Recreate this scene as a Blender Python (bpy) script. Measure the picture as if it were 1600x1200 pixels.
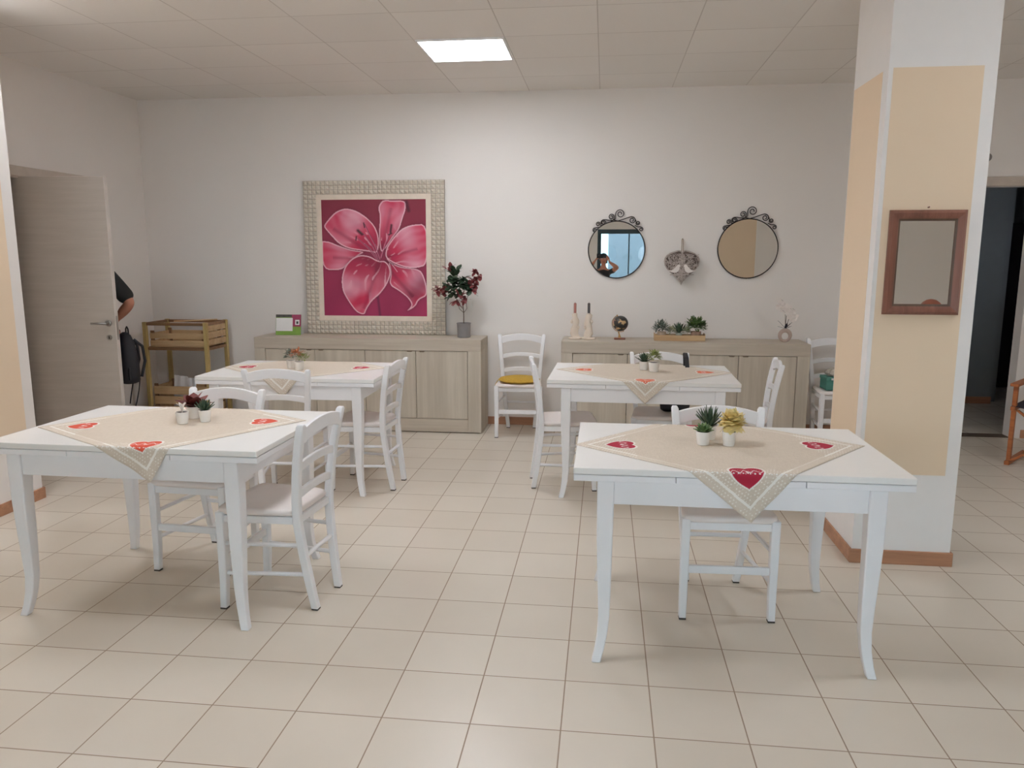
import bpy, math, random
import numpy as np
from mathutils import Vector, Matrix
random.seed(7)
for o in list(bpy.data.objects): bpy.data.objects.remove(o, do_unlink=True)
SC = bpy.context.scene
COL = SC.collection
PI = math.pi

# ------------------------------------------------------------------ camera, world, lights
cam = bpy.data.cameras.new('camera')
cam.sensor_width = 36.0
cam.lens = 1198.857 / 1600 * 36.0
cam.clip_start = 0.02
camo = bpy.data.objects.new('camera', cam); COL.objects.link(camo)
_yaw, _pitch, _roll = -0.11919908, 0.16552149, 0.00082562
_fw = Vector((math.sin(_yaw)*math.cos(_pitch), math.cos(_yaw)*math.cos(_pitch), -math.sin(_pitch)))
_rt = Vector((math.cos(_yaw), -math.sin(_yaw), 0)); _up = _rt.cross(_fw)
_r = _rt*math.cos(_roll) + _up*math.sin(_roll); _u = -_rt*math.sin(_roll) + _up*math.cos(_roll)
M = Matrix(((_r.x, _u.x, -_fw.x), (_r.y, _u.y, -_fw.y), (_r.z, _u.z, -_fw.z))).to_4x4()
M.translation = Vector((1.0132, -3.1866, 1.5281))
camo.matrix_world = M
SC.camera = camo

SC.view_settings.view_transform = 'Standard'
SC.view_settings.look = 'None'
SC.view_settings.gamma = 1.0
SC.view_settings.use_curve_mapping = False
SC.view_settings.exposure = 0.0
SC.cycles.max_bounces = 14
SC.cycles.diffuse_bounces = 10
SC.cycles.glossy_bounces = 6
SC.cycles.transmission_bounces = 8

W = bpy.data.worlds.new('sky'); SC.world = W; W.use_nodes = True
bg = W.node_tree.nodes['Background']
bg.inputs[0].default_value = (0.87, 0.85, 1.02, 1)
bg.inputs[1].default_value = 12.5

PANEL_EMIT = 26.0      # the lit ceiling panels
def portal(name, loc, rot, sx, sy):
    l = bpy.data.lights.new(name, 'AREA'); l.shape = 'RECTANGLE'; l.size = sx; l.size_y = sy
    l.cycles.is_portal = True
    o = bpy.data.objects.new(name, l); COL.objects.link(o); o.location = loc; o.rotation_euler = rot
    return o
portal('window_portal', (2.4, -4.66, 1.05), (-PI/2, 0, 0), 3.0, 2.0)
portal('window_portal', (-1.1, -4.66, 1.35), (-PI/2, 0, 0), 2.2, 1.4)

# ------------------------------------------------------------------ node helpers
class S:
    nt = None
    def __init__(s, sock): s.s = sock
    @staticmethod
    def put(inp, v):
        if isinstance(v, S): S.nt.links.new(v.s, inp)
        else: inp.default_value = v
    @staticmethod
    def m(op, a, b=None, c=None):
        n = S.nt.nodes.new('ShaderNodeMath'); n.operation = op
        S.put(n.inputs[0], a)
        if b is not None: S.put(n.inputs[1], b)
        if c is not None: S.put(n.inputs[2], c)
        return S(n.outputs[0])
    def __add__(s, o): return S.m('ADD', s, o)
    __radd__ = __add__
    def __sub__(s, o): return S.m('SUBTRACT', s, o)
    def __rsub__(s, o): return S.m('SUBTRACT', o, s)
    def __mul__(s, o): return S.m('MULTIPLY', s, o)
    __rmul__ = __mul__
    def __truediv__(s, o): return S.m('DIVIDE', s, o)
    def __lt__(s, o): return S.m('LESS_THAN', s, o)
    def __gt__(s, o): return S.m('GREATER_THAN', s, o)
def mx(a, b): return S.m('MAXIMUM', a, b)
def mn(a, b): return S.m('MINIMUM', a, b)
def ab(a): return S.m('ABSOLUTE', a)
def sn(a): return S.m('SINE', a)
def fract(a): return S.m('FRACT', a)
def floor_(a): return S.m('FLOOR', a)

def new_mat(name):
    m = bpy.data.materials.new(name); m.use_nodes = True
    S.nt = m.node_tree
    return m, m.node_tree.nodes['Principled BSDF']
def col4(c): return (c[0], c[1], c[2], 1)
def srgb(r, g, b):
    f = lambda v: (v/255/12.92) if v/255 <= 0.04045 else ((v/255+0.055)/1.055)**2.4
    return (f(r), f(g), f(b))
def mixc(fac, a, b):
    n = S.nt.nodes.new('ShaderNodeMix'); n.data_type = 'RGBA'
    S.put(n.inputs['Factor'], fac)
    for i, v in ((6, a), (7, b)):
        if isinstance(v, S): S.nt.links.new(v.s, n.inputs[i])
        else: n.inputs[i].default_value = col4(v)
    return S(n.outputs[2])
def coords(kind='Object'):
    n = S.nt.nodes.new('ShaderNodeTexCoord'); return S(n.outputs[kind])
def xyz(v):
    n = S.nt.nodes.new('ShaderNodeSeparateXYZ'); S.nt.links.new(v.s, n.inputs[0])
    return [S(n.outputs[i]) for i in range(3)]
def comb(x, y, z):
    n = S.nt.nodes.new('ShaderNodeCombineXYZ')
    for i, v in enumerate((x, y, z)): S.put(n.inputs[i], v)
    return S(n.outputs[0])
def mapping(v, scale=(1, 1, 1)):
    n = S.nt.nodes.new('ShaderNodeMapping'); S.nt.links.new(v.s, n.inputs[0]); n.inputs['Scale'].default_value = scale
    return S(n.outputs[0])
def noise(v, scale=5, detail=3, rough=0.5):
    n = S.nt.nodes.new('ShaderNodeTexNoise'); S.nt.links.new(v.s, n.inputs['Vector'])
    n.inputs['Scale'].default_value = scale; n.inputs['Detail'].default_value = detail; n.inputs['Roughness'].default_value = rough
    return S(n.outputs[0])
def white(v):
    n = S.nt.nodes.new('ShaderNodeTexWhiteNoise'); S.nt.links.new(v.s, n.inputs['Vector']); return S(n.outputs['Value'])
def ramp(v, stops):
    n = S.nt.nodes.new('ShaderNodeValToRGB'); S.nt.links.new(v.s, n.inputs[0])
    e = n.color_ramp.elements
    while len(e) < len(stops): e.new(0.5)
    for k, (p, c) in zip(e, stops): k.position = p; k.color = col4(c)
    return S(n.outputs[0])
def bump(bsdf, h, strength=0.2, dist=0.002):
    n = S.nt.nodes.new('ShaderNodeBump'); S.nt.links.new(h.s, n.inputs['Height'])
    n.inputs['Strength'].default_value = strength; n.inputs['Distance'].default_value = dist
    S.nt.links.new(n.outputs[0], bsdf.inputs['Normal'])
def setc(b, v):
    if isinstance(v, S): S.nt.links.new(v.s, b.inputs['Base Color'])
    else: b.inputs['Base Color'].default_value = col4(v)
def plain(name, c, rough=0.5, metal=0.0, var=0.06, scale=12, bmp=0.0, spec=None):
    m, b = new_mat(name)
    n = noise(coords(), scale, 3)
    d = tuple(max(0, x*(1-var)) for x in c); l = tuple(min(1, x*(1+var)) for x in c)
    setc(b, ramp(n, [(0.3, d), (0.7, l)]))
    b.inputs['Roughness'].default_value = rough; b.inputs['Metallic'].default_value = metal
    if spec is not None: b.inputs['Specular IOR Level'].default_value = spec
    if bmp: bump(b, noise(coords(), scale*8, 4), bmp, 0.002)
    return m
def wood(name, dark, light, axis=0, rough=0.5, scale=1.0, bmp=0.15, stretch=14):
    m, b = new_mat(name)
    sc = [stretch]*3; sc[axis] = 1.2
    v = mapping(coords(), tuple(x*scale for x in sc))
    a = noise(v, 1.6, 6, 0.6)
    sc2 = [60.0]*3; sc2[axis] = 2.0
    f = noise(mapping(coords(), tuple(x*scale for x in sc2)), 1.5, 3, 0.5)
    setc(b, ramp(a*0.75 + f*0.25, [(0.34, dark), (0.5, tuple((p+q)/2 for p, q in zip(dark, light))), (0.64, light)]))
    b.inputs['Roughness'].default_value = rough
    bump(b, f, bmp, 0.001)
    return m

MAT = {}
MAT['wall'] = plain('white_wall_paint', srgb(232, 227, 222), 0.85, var=0.012, scale=1.5, bmp=0.05)
MAT['strip'] = plain('white_strip_paint', srgb(236, 233, 230), 0.8, var=0.01)
MAT['peach'] = plain('peach_wall_paint', srgb(234, 212, 184), 0.85, var=0.015, scale=2, bmp=0.05)
MAT['skirting'] = wood('brown_skirting', srgb(160, 114, 86), srgb(188, 138, 106), 0, 0.4)
MAT['white_lacquer'] = plain('white_lacquer', srgb(238, 238, 240), 0.32, var=0.01, scale=6)
MAT['white_lacquer_top'] = plain('white_lacquer_top', srgb(238, 237, 234), 0.28, var=0.01, scale=6)
MAT['seat'] = plain('painted_wood_seat', srgb(236, 228, 224), 0.45, var=0.02)
MAT['pad'] = plain('dark_felt', srgb(70, 66, 62), 0.9)
MAT['oak_h'] = wood('weathered_oak_horizontal', srgb(178, 166, 150), srgb(202, 192, 177), 0, 0.6, 0.55)
MAT['oak_v'] = wood('weathered_oak_vertical', srgb(184, 174, 158), srgb(206, 197, 182), 2, 0.6, 0.5)
MAT['gap'] = plain('dark_gap', srgb(88, 74, 62), 0.9)
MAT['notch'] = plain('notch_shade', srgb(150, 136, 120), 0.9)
MAT['door'] = wood('ash_door', srgb(180, 170, 158), srgb(190, 180, 169), 0, 0.55)
MAT['door_edge'] = plain('door_edge', srgb(214, 206, 198), 0.5)
MAT['door_trim'] = plain('door_trim', srgb(196, 184, 172), 0.55)
MAT['steel'] = plain('brushed_steel', srgb(170, 166, 160), 0.3, 1.0)
MAT['iron'] = plain('wrought_iron', srgb(58, 52, 50), 0.45, 0.6)
MAT['mirror'] = new_mat('mirror_glass')[0]
_b = MAT['mirror'].node_tree.nodes['Principled BSDF']
_b.inputs['Base Color'].default_value = (0.93, 0.95, 0.94, 1); _b.inputs['Metallic'].default_value = 1; _b.inputs['Roughness'].default_value = 0.01
MAT['champagne'] = plain('champagne_metal', srgb(222, 214, 202), 0.32, 0.35, var=0.06, scale=30)
MAT['mat_cream'] = plain('cream_passepartout', srgb(226, 212, 196), 0.7)
MAT['pine'] = wood('pine', srgb(182, 146, 106), srgb(210, 180, 138), 0, 0.5)
MAT['pine_z'] = wood('pine_post', srgb(170, 144, 88), srgb(202, 178, 122), 2, 0.45)
MAT['pine_dark'] = wood('brown_pine', srgb(122, 90, 62), srgb(152, 116, 82), 0, 0.5)
MAT['brownframe'] = wood('brown_frame', srgb(112, 70, 56), srgb(142, 94, 76), 2, 0.4)
MAT['brownframe_in'] = wood('dark_brown_moulding', srgb(74, 56, 44), srgb(96, 74, 58), 2, 0.4)
MAT['mustard'] = plain('mustard_fabric', srgb(196, 158, 60), 0.9, var=0.1, scale=60, bmp=0.3)
MAT['pot_white'] = plain('white_ceramic', srgb(236, 232, 226), 0.3, var=0.01)
MAT['pot_grey'] = plain('grey_pot', srgb(134, 130, 130), 0.6)
MAT['pot_terra'] = plain('taupe_pot', srgb(170, 140, 120), 0.7)
MAT['pot_beige'] = plain('beige_pot', srgb(206, 184, 160), 0.7)
MAT['pot_mint'] = plain('pale_mint_pot', srgb(196, 206, 196), 0.6)
MAT['soil'] = plain('soil', srgb(62, 50, 42), 0.95, var=0.3, scale=80)
MAT['g_dark'] = plain('dark_green_leaf', srgb(62, 84, 62), 0.5, var=0.25, scale=40)
MAT['g_mid'] = plain('green_leaf', srgb(96, 122, 70), 0.5, var=0.25, scale=40)
MAT['g_light'] = plain('light_green_leaf', srgb(140, 150, 90), 0.5, var=0.25, scale=40)
MAT['g_grey'] = plain('grey_green_leaf', srgb(108, 118, 104), 0.6, var=0.25, scale=40)
MAT['g_pale'] = plain('pale_succulent', srgb(176, 178, 150), 0.6, var=0.2, scale=40)
MAT['r_dark'] = plain('dark_red_leaf', srgb(118, 56, 52), 0.45, var=0.2, scale=40)
MAT['r_leaf'] = plain('red_leaf', srgb(150, 78, 80), 0.5, var=0.25, scale=40)
MAT['orange_leaf'] = plain('orange_leaf', srgb(184, 116, 78), 0.6, var=0.2, scale=40)
MAT['y_petal'] = plain('yellow_petal', srgb(230, 212, 150), 0.6, var=0.15, scale=30)
MAT['w_petal'] = plain('white_petal', srgb(232, 224, 218), 0.6, var=0.03)
MAT['stem'] = plain('brown_stem', srgb(92, 72, 56), 0.7)
MAT['cream_cer'] = plain('cream_ceramic', srgb(222, 208, 192), 0.5, var=0.03)
MAT['candle_red'] = plain('dusky_red_wax', srgb(166, 108, 98), 0.5)
MAT['candle_dark'] = plain('charcoal_wax', srgb(74, 68, 66), 0.5)
MAT['vase'] = plain('rose_beige_ceramic', srgb(190, 168, 156), 0.4)
MAT['twig'] = plain('whitewashed_wicker', srgb(186, 174, 166), 0.8, var=0.2, scale=60)
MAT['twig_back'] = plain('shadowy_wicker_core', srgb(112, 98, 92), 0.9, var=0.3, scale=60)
MAT['rope'] = plain('jute_rope', srgb(168, 146, 124), 0.9)
MAT['black_cloth'] = plain('black_cloth', srgb(40, 42, 42), 0.85, var=0.1, bmp=0.1)
MAT['black_nylon'] = plain('black_nylon', srgb(38, 38, 44), 0.6, var=0.1)
MAT['trouser'] = plain('dark_blue_denim', srgb(52, 56, 74), 0.9)
MAT['skin'] = plain('skin', srgb(186, 128, 104), 0.5, var=0.04, scale=8)
MAT['hair'] = plain('dark_hair', srgb(52, 42, 38), 0.7)
MAT['phone'] = plain('black_glass_phone', srgb(24, 24, 26), 0.15)
MAT['paper'] = plain('white_paper', srgb(232, 230, 228), 0.8, var=0.01)
MAT['teal'] = plain('teal_box', srgb(70, 128, 116), 0.6)
MAT['grey_stuff'] = plain('grey_lace', srgb(176, 168, 156), 0.9, var=0.2, scale=60)
MAT['green_print'] = plain('green_print', srgb(124, 160, 62), 0.5)
MAT['magenta_print'] = plain('magenta_print', srgb(158, 54, 92), 0.5)
MAT['dark_print'] = plain('dark_print', srgb(70, 66, 60), 0.5, var=0.5, scale=60)
MAT['teak'] = wood('teak', srgb(150, 84, 44), srgb(186, 112, 62), 0, 0.5)
MAT['orange_cloth'] = plain('orange_cloth', srgb(206, 130, 40), 0.9)
MAT['canvas_dark'] = plain('dark_canvas', srgb(50, 46, 56), 0.9)
MAT['terracotta'] = plain('terracotta', srgb(172, 104, 84), 0.5)
MAT['alu_dark'] = plain('dark_grey_aluminium', srgb(52, 70, 76), 0.4, 0.3)
MAT['plastic'] = plain('grey_plastic', srgb(150, 142, 138), 0.5)
MAT['ptrim'] = plain('white_panel_trim', srgb(235, 235, 235), 0.5)
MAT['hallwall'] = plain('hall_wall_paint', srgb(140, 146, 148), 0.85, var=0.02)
MAT['outside'] = plain('pavement_outside', srgb(176, 176, 170), 0.9)
MAT['outside_wall'] = plain('building_outside', srgb(138, 178, 180), 0.9, var=0.25, scale=0.6)
MAT['stud_base'] = plain('darker_silver', srgb(150, 142, 128), 0.5, 0.4)  # darker tone of the backing between the studs
MAT['gold'] = plain('gold_metal', srgb(190, 150, 100), 0.35, 0.8)

# glass: clear pane with a fresnel reflection
def glass_mat():
    m = bpy.data.materials.new('window_glass'); m.use_nodes = True; nt = m.node_tree; S.nt = nt
    out = nt.nodes['Material Output']; nt.nodes.remove(nt.nodes['Principled BSDF'])
    t = nt.nodes.new('ShaderNodeBsdfTransparent'); t.inputs[0].default_value = (0.94, 0.98, 0.97, 1)
    g = nt.nodes.new('ShaderNodeBsdfGlossy'); g.inputs['Roughness'].default_value = 0.01
    f = nt.nodes.new('ShaderNodeFresnel'); f.inputs[0].default_value = 1.45
    x = nt.nodes.new('ShaderNodeMixShader')
    nt.links.new(f.outputs[0], x.inputs[0]); nt.links.new(t.outputs[0], x.inputs[1]); nt.links.new(g.outputs[0], x.inputs[2])
    nt.links.new(x.outputs[0], out.inputs[0])
    return m
MAT['glass'] = glass_mat()
def emit_mat(name, c, s):
    m, b = new_mat(name)
    setc(b, (0.9, 0.9, 0.9)); b.inputs['Emission Color'].default_value = col4(c); b.inputs['Emission Strength'].default_value = s
    return m
MAT['panel'] = emit_mat('led_diffuser', (0.95, 0.975, 1.04), PANEL_EMIT)

def floor_mat():
    m, b = new_mat('beige_floor_tiles')
    x, y, z = xyz(coords())
    gx = ab(fract(x/0.3 + 0.5) - 0.5)*0.3
    gy = ab(fract(y/0.3 + 0.5) - 0.5)*0.3
    d = mn(gx, gy)
    grout = d < 0.0022
    tv = white(comb(floor_(x/0.3), floor_(y/0.3), 0.0))
    n = noise(coords(), 2.2, 4)
    base = ramp(tv*0.35 + n*0.65, [(0.25, srgb(208, 198, 183)), (0.75, srgb(217, 208, 194))])
    setc(b, mixc(grout, base, srgb(154, 134, 114)))
    S.nt.links.new((grout*0.45 + 0.30).s, b.inputs['Roughness'])
    bump(b, S.m('MINIMUM', d, 0.004)*250.0, 0.25, 0.0015)
    return m
MAT['floor'] = floor_mat()
def ceil_mat():
    m, b = new_mat('ceiling_panels')
    x, y, z = xyz(coords())
    gx = ab(fract((x - 0.34)/0.6 + 0.5) - 0.5)*0.6
    gy = ab(fract((y - 2.01)/0.565 + 0.5) - 0.5)*0.565
    line = mx(gx < 0.0035, gy < 0.0035)
    tv = white(comb(floor_((x-0.34)/0.6), floor_((y-2.01)/0.565), 3.0))
    fine = noise(coords(), 160, 2)
    base = ramp(tv*0.6 + fine*0.4, [(0.2, srgb(226, 222, 217)), (0.8, srgb(232, 228, 223))])
    setc(b, mixc(line*(0.15 + 0.5*noise(coords(), 1.3, 2)), base, srgb(150, 138, 128)))
    b.inputs['Roughness'].default_value = 0.9
    bump(b, fine, 0.15, 0.001)
    return m
MAT['ceiling'] = ceil_mat()

CH = 0.417
def cloth_mat(name, heart_c):
    m, b = new_mat(name)
    uv = S.nt.nodes.new('ShaderNodeUVMap'); uv.uv_map = 'flat'
    u, v, _ = xyz(S(uv.outputs[0]))
    a = (u - 0.5)*2*CH; c = (v - 0.5)*2*CH
    A = ab(a); B = ab(c)
    d = (A + B)*0.70711; e = (A - B)*0.70711
    edge = CH - mx(A, B)
    def heart(s):
        x = e/s; y = (0.412 - d)/s
        r = x*x + y*y - 1.0
        return (r*r*r - x*x*y*y*y) < 0.0
    h1 = heart(0.053); h2 = heart(0.060)
    weave = noise(mapping(coords(), (300, 40, 300)), 1.0, 2)*0.5 + noise(mapping(coords(), (40, 300, 300)), 1.0, 2)*0.5
    base = ramp(weave, [(0.3, srgb(204, 191, 174)), (0.7, srgb(218, 206, 190))])
    wob = noise(coords(), 30, 2)*0.006
    stripe = (ab(edge - 0.040 + wob - 0.003) < 0.0048)
    corner = d > 0.36
    stripe = stripe*(0.35 + 0.65*corner)
    gd = 0.0125
    du = fract(A/gd) - 0.5; dv = fract(B/gd + 0.5*floor_(A/gd)) - 0.5
    dots = ((du*du + dv*dv) < 0.055)*(edge < 0.105)*corner*(white(comb(floor_(A/gd), floor_(B/gd), 0.0)) > 0.35)
    pale = (edge < 0.034)*0.25
    c1 = mixc(pale, base, srgb(226, 216, 202))
    c1 = mixc(mn(stripe + dots*0.75, 1.0), c1, srgb(240, 236, 228))
    dash = 0.55 + 0.45*(sn(e*900.0) > 0.0)
    c2 = mixc(h2*dash, c1, srgb(242, 236, 230))
    y = (0.412 - d)/0.053; x = e/0.053
    scroll = (ab(sn(x*9.0)*0.22 + 0.42 - y) < 0.07) + (ab(x)*3.2 + ab(y - 0.3)*2.2 < 0.5) + (ab(sn(x*17.0 + y*9.0)) < 0.16)*(ab(y - 0.42) < 0.35)*(noise(coords(), 120, 1) > 0.52)
    hc = mixc(mn(scroll, 1.0)*(y > -0.05)*0.8, heart_c, srgb(240, 222, 220))
    c3 = mixc(h1, c2, hc)
    setc(b, c3)
    b.inputs['Roughness'].default_value = 0.9
    bump(b, weave, 0.3, 0.001)
    return m

# ------------------------------------------------------------------ mesh builder
class MB:
    def __init__(s): s.v = []; s.f = []; s.mi = []; s.cur = 0
    def add(s, vs, fs, mtx=None):
        o = len(s.v)
        s.v += [tuple((mtx @ Vector(p)) if mtx is not None else p) for p in vs]
        s.f += [tuple(i+o for i in f) for f in fs]; s.mi += [s.cur]*len(fs)
        return s
    def box(s, x0, x1, y0, y1, z0, z1, mtx=None):
        vs = [(x, y, z) for z in (z0, z1) for y in (y0, y1) for x in (x0, x1)]
        return s.add(vs, [(0, 2, 3, 1), (4, 5, 7, 6), (0, 1, 5, 4), (2, 6, 7, 3), (0, 4, 6, 2), (1, 3, 7, 5)], mtx)
    def loft(s, rings, cap=True, closed=True, mtx=None):
        n = len(rings[0]); vs = [p for r in rings for p in r]; fs = []
        for i in range(len(rings)-1):
            for j in range(n if closed else n-1):
                k = (j+1) % n
                fs.append((i*n+j, i*n+k, (i+1)*n+k, (i+1)*n+j))
        if cap:
            fs.append(tuple(range(n))[::-1]); fs.append(tuple(range((len(rings)-1)*n, len(rings)*n)))
        return s.add(vs, fs, mtx)
    def lathe(s, prof, n=20, c=(0, 0, 0), mtx=None):
        rings = [[(c[0]+r*math.cos(2*PI*k/n), c[1]+r*math.sin(2*PI*k/n), c[2]+z) for k in range(n)] for r, z in prof]
        return s.loft(rings, True, True, mtx)
    def tube(s, pts, r, n=8, mtx=None, cap=True):
        pts = [Vector(p) for p in pts]; rs = r if isinstance(r, (list, tuple)) else [r]*len(pts)
        rings = []; nrm = None
        for i, p in enumerate(pts):
            t = (pts[min(i+1, len(pts)-1)] - pts[max(i-1, 0)])
            if t.length < 1e-9: t = Vector((0, 0, 1))
            t.normalize()
            if nrm is None:
                nrm = t.orthogonal().normalized()
            else:
                nrm = (nrm - t*nrm.dot(t))
                nrm = nrm.normalized() if nrm.length > 1e-6 else t.orthogonal().normalized()
            bi = t.cross(nrm)
            rings.append([tuple(p + (nrm*math.cos(2*PI*k/n) + bi*math.sin(2*PI*k/n))*rs[i]) for k in range(n)])
        return s.loft(rings, cap, True, mtx)
    def rect_sweep(s, pts, wx, wy, mtx=None):
        """square section parallel to the xy plane, per point half widths"""
        rings = []
        for i, p in enumerate(pts):
            a = wx[i] if isinstance(wx, (list, tuple)) else wx; b = wy[i] if isinstance(wy, (list, tuple)) else wy
            rings.append([(p[0]-a, p[1]-b, p[2]), (p[0]+a, p[1]-b, p[2]), (p[0]+a, p[1]+b, p[2]), (p[0]-a, p[1]+b, p[2])])
        return s.loft(rings, True, True, mtx)
    def prism(s, poly, y0, y1, mtx=None):
        """polygon in xz extruded along y"""
        n = len(poly)
        vs = [(p[0], y0, p[1]) for p in poly] + [(p[0], y1, p[1]) for p in poly]
        fs = [tuple(range(n)), tuple(range(n, 2*n))[::-1]] + [(i, i+n, (i+1) % n + n, (i+1) % n) for i in range(n)]
        return s.add(vs, fs, mtx)
    def sphere(s, c, r, n=16, m=10, sc=(1, 1, 1), mtx=None):
        rings = []
        for i in range(m+1):
            t = PI*i/m; t = min(max(t, 0.02), PI-0.02)
            rings.append([(c[0]+r*sc[0]*math.sin(t)*math.cos(2*PI*k/n), c[1]+r*sc[1]*math.sin(t)*math.sin(2*PI*k/n), c[2]-r*sc[2]*math.cos(t)) for k in range(n)])
        return s.loft(rings, True, True, mtx)
    def leaf(s, base, d, L, w, up=(0, 0, 1), bend=0.3, th=0.0012, n=6, fat=0.0):
        d = Vector(d).normalized(); up = Vector(up); side = d.cross(up)
        side = side.normalized() if side.length > 1e-4 else Vector((1, 0, 0))
        nn = side.cross(d).normalized(); base = Vector(base); rings = []
        for i in range(n+1):
            t = i/n; p = base + d*L*t - nn*bend*L*t*t
            ww = w*0.5*(math.sin(PI*min(1, 0.12+0.88*t))**0.8 if i < n else 0.06)
            tt = th + fat*ww
            rings.append([tuple(p - side*ww), tuple(p - nn*tt), tuple(p + side*ww), tuple(p + nn*tt)])
        return s.loft(rings)
    def build(s, name, mat, parent=None, bevel=0.0, smooth=None, seg=2, mats=None):
        me = bpy.data.meshes.new(name); me.from_pydata(s.v, [], s.f)
        for m_ in (mats or [mat]): me.materials.append(m_ if not isinstance(m_, str) else MAT[m_])
        if mats:
            for p, i in zip(me.polygons, s.mi): p.material_index = i
        me.validate(); 
        import bmesh
        b = bmesh.new(); b.from_mesh(me); bmesh.ops.recalc_face_normals(b, faces=b.faces); b.to_mesh(me); b.free()
        o = bpy.data.objects.new(name, me); COL.objects.link(o)
        if parent is not None: o.parent = parent
        if bevel:
            mo = o.modifiers.new('bevel', 'BEVEL'); mo.width = bevel; mo.segments = seg; mo.limit_method = 'ANGLE'; mo.angle_limit = math.radians(40)
        if smooth is not None:
            me.polygons.foreach_set('use_smooth', [True]*len(me.polygons))
            if smooth < 180: me.set_sharp_from_angle(angle=math.radians(smooth))
        me.update()
        return o

def thing(name, label, cat, loc=(0, 0, 0), rz=0.0, group=None, rot=None):
    o = bpy.data.objects.new(name, None); COL.objects.link(o); o.empty_display_size = 0.05
    o.location = loc; o.rotation_euler = rot if rot else (0, 0, rz)
    o['label'] = label; o['category'] = cat
    if group: o['group'] = group
    return o
def tag(o, label, cat, group=None):
    o['label'] = label; o['category'] = cat
    if group: o['group'] = group
    return o
def struct(name, mb, mat, **k):
    o = mb.build(name, mat, **k); o['kind'] = 'structure'; return o
def kids(o): return [c for c in list(bpy.data.objects) if c.parent == o]
def dup(root, loc, rz, label, group=None, drop=()):
    r = root.copy(); COL.objects.link(r); r.location = loc; r.rotation_euler = (0, 0, rz); r['label'] = label
    if group: r['group'] = group
    for ch in kids(root):
        if ch.name.split('.')[0] in drop: continue
        c = ch.copy(); COL.objects.link(c); c.parent = r
        for g in kids(ch):
            d = g.copy(); COL.objects.link(d); d.parent = c
    return r

# ------------------------------------------------------------------ the room
H = 2.92; YB = 3.66; XL = -3.245; XR = 6.2; YF = -4.6
HX0, HX1, HZ = 3.45, 4.47, 2.09          # doorway to the corridor, in the back wall
DY0, DY1, DZ = 2.01, 2.93, 2.10          # doorway in the left wall
struct('floor', MB().box(-5.6, 8.2, YF-0.2, 7.6, -0.1, 0.0), 'floor')
struct('ceiling', MB().box(-5.6, 8.2, YF-0.2, 7.6, H, H+0.1), 'ceiling')
b = MB(); b.box(XL-0.15, HX0, YB, YB+0.12, 0, H); b.box(HX1, XR+0.15, YB, YB+0.12, 0, H); b.box(HX0, HX1, YB, YB+0.12, HZ, H)
struct('wall_back', b, 'wall')
b = MB(); b.box(XL-0.12, XL, 1.14, DY0, 0, H); b.box(XL-0.12, XL, DY1, YB, 0, H); b.box(XL-0.12, XL, DY0, DY1, DZ, H)
struct('wall_left', b, 'wall')
# deep wall block on the near left: white, with a painted peach field
b = MB(); b.box(XL-0.12, -2.52, YF, 1.14, 0, H)
struct('wall_near_left', b, 'wall')
struct('trim_1', MB().box(-2.5199, -2.5175, YF, 1.055, 0.47, 2.37), 'peach')
b = MB(); b.box(XR, XR+0.15, YF, YB, 0, H); struct('wall_right', b, 'wall')
# front wall with a glazed shopfront and a window
fx0, fx1, fz1 = 0.86, 3.62, 2.03
wx0, wx1, wz0 = -2.2, 0.0, 0.62
b = MB(); y0, y1 = YF-0.2, YF
b.box(-3.4, wx0, y0, y1, 0, H); b.box(wx0, wx1, y0, y1, 0, wz0); b.box(wx0, wx1, y0, y1, fz1, H)
b.box(wx1, fx0, y0, y1, 0, H); b.box(fx0, fx1, y0, y1, fz1, H); b.box(fx1, XR+0.15, y0, y1, 0, H)
struct('wall_front', b, 'wall')
def window(n, x0, x1, z0, z1, muls):
    b = MB(); f = 0.07; ya, yb = YF-0.12, YF-0.03
    b.box(x0, x0+f, ya, yb, z0, z1); b.box(x1-f, x1, ya, yb, z0, z1)
    b.box(x0+f, x1-f, ya, yb, z1-0.085, z1); b.box(x0+f, x1-f, ya, yb, z0, z0+0.08)
    for m_ in muls: b.box(m_-0.012, m_+0.012, ya+0.02, yb-0.02, z0+0.08, z1-0.085)
    w = struct(n, b, 'alu_dark')
    MB().box(x0+0.03, x1-0.03, YF-0.081, YF-0.075, z0+0.03, z1-0.03).build('window_glass', 'glass', w)
window('window_1', fx0, fx1, 0.0, fz1, (1.46, 1.78, 2.4, 3.0))
window('window_2', wx0, wx1, wz0, fz1, (-1.1,))
struct('trim_2', MB().box(-8, 12, -14, YF-0.2, -0.14, -0.02), 'outside')
bl = thing('building', 'bluish building across the street, reflected in the left round mirror', 'building', (1.8, -13.0, -.02))
MB().box(-9, 9, -3, 0, 0.02, 5.2).build('facade', 'outside_wall', bl)
for k in range(9):
    for z in (0.9, 3.1):
        MB().box(-8.3+k*1.9, -7.2+k*1.9, 0.0, 0.03, z, z+1.4).build('window', 'alu_dark', bl)
for k in range(6): MB().box(-6.9+k*2.6, -6.5+k*2.6, 0.0, 0.12, 0, 5.2).build('pilaster', 'paper', bl)
MB().box(-9.2, 9.2, -3.2, .2, 5.2, 5.45).build('cornice', 'outside', bl)
# pillar
PX0, PX1, PY0, PY1 = 2.28, 2.748, 0.68, 1.18
p = struct('wall_pillar', MB().box(PX0, PX1, PY0, PY1, 0, H), 'strip')
b = MB(); e = 0.0018
b.box(PX0+0.02, PX1-0.058, PY0-e, PY0, 0.465, 2.375)
b.box(PX0-e, PX0, PY0+0.075, PY1-0.01, 0.465, 2.375)
b.box(PX0+0.01, PX1-0.01, PY1, PY1+e, 0.465, 2.375)
o = b.build('painted_field', 'peach', p)
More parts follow.
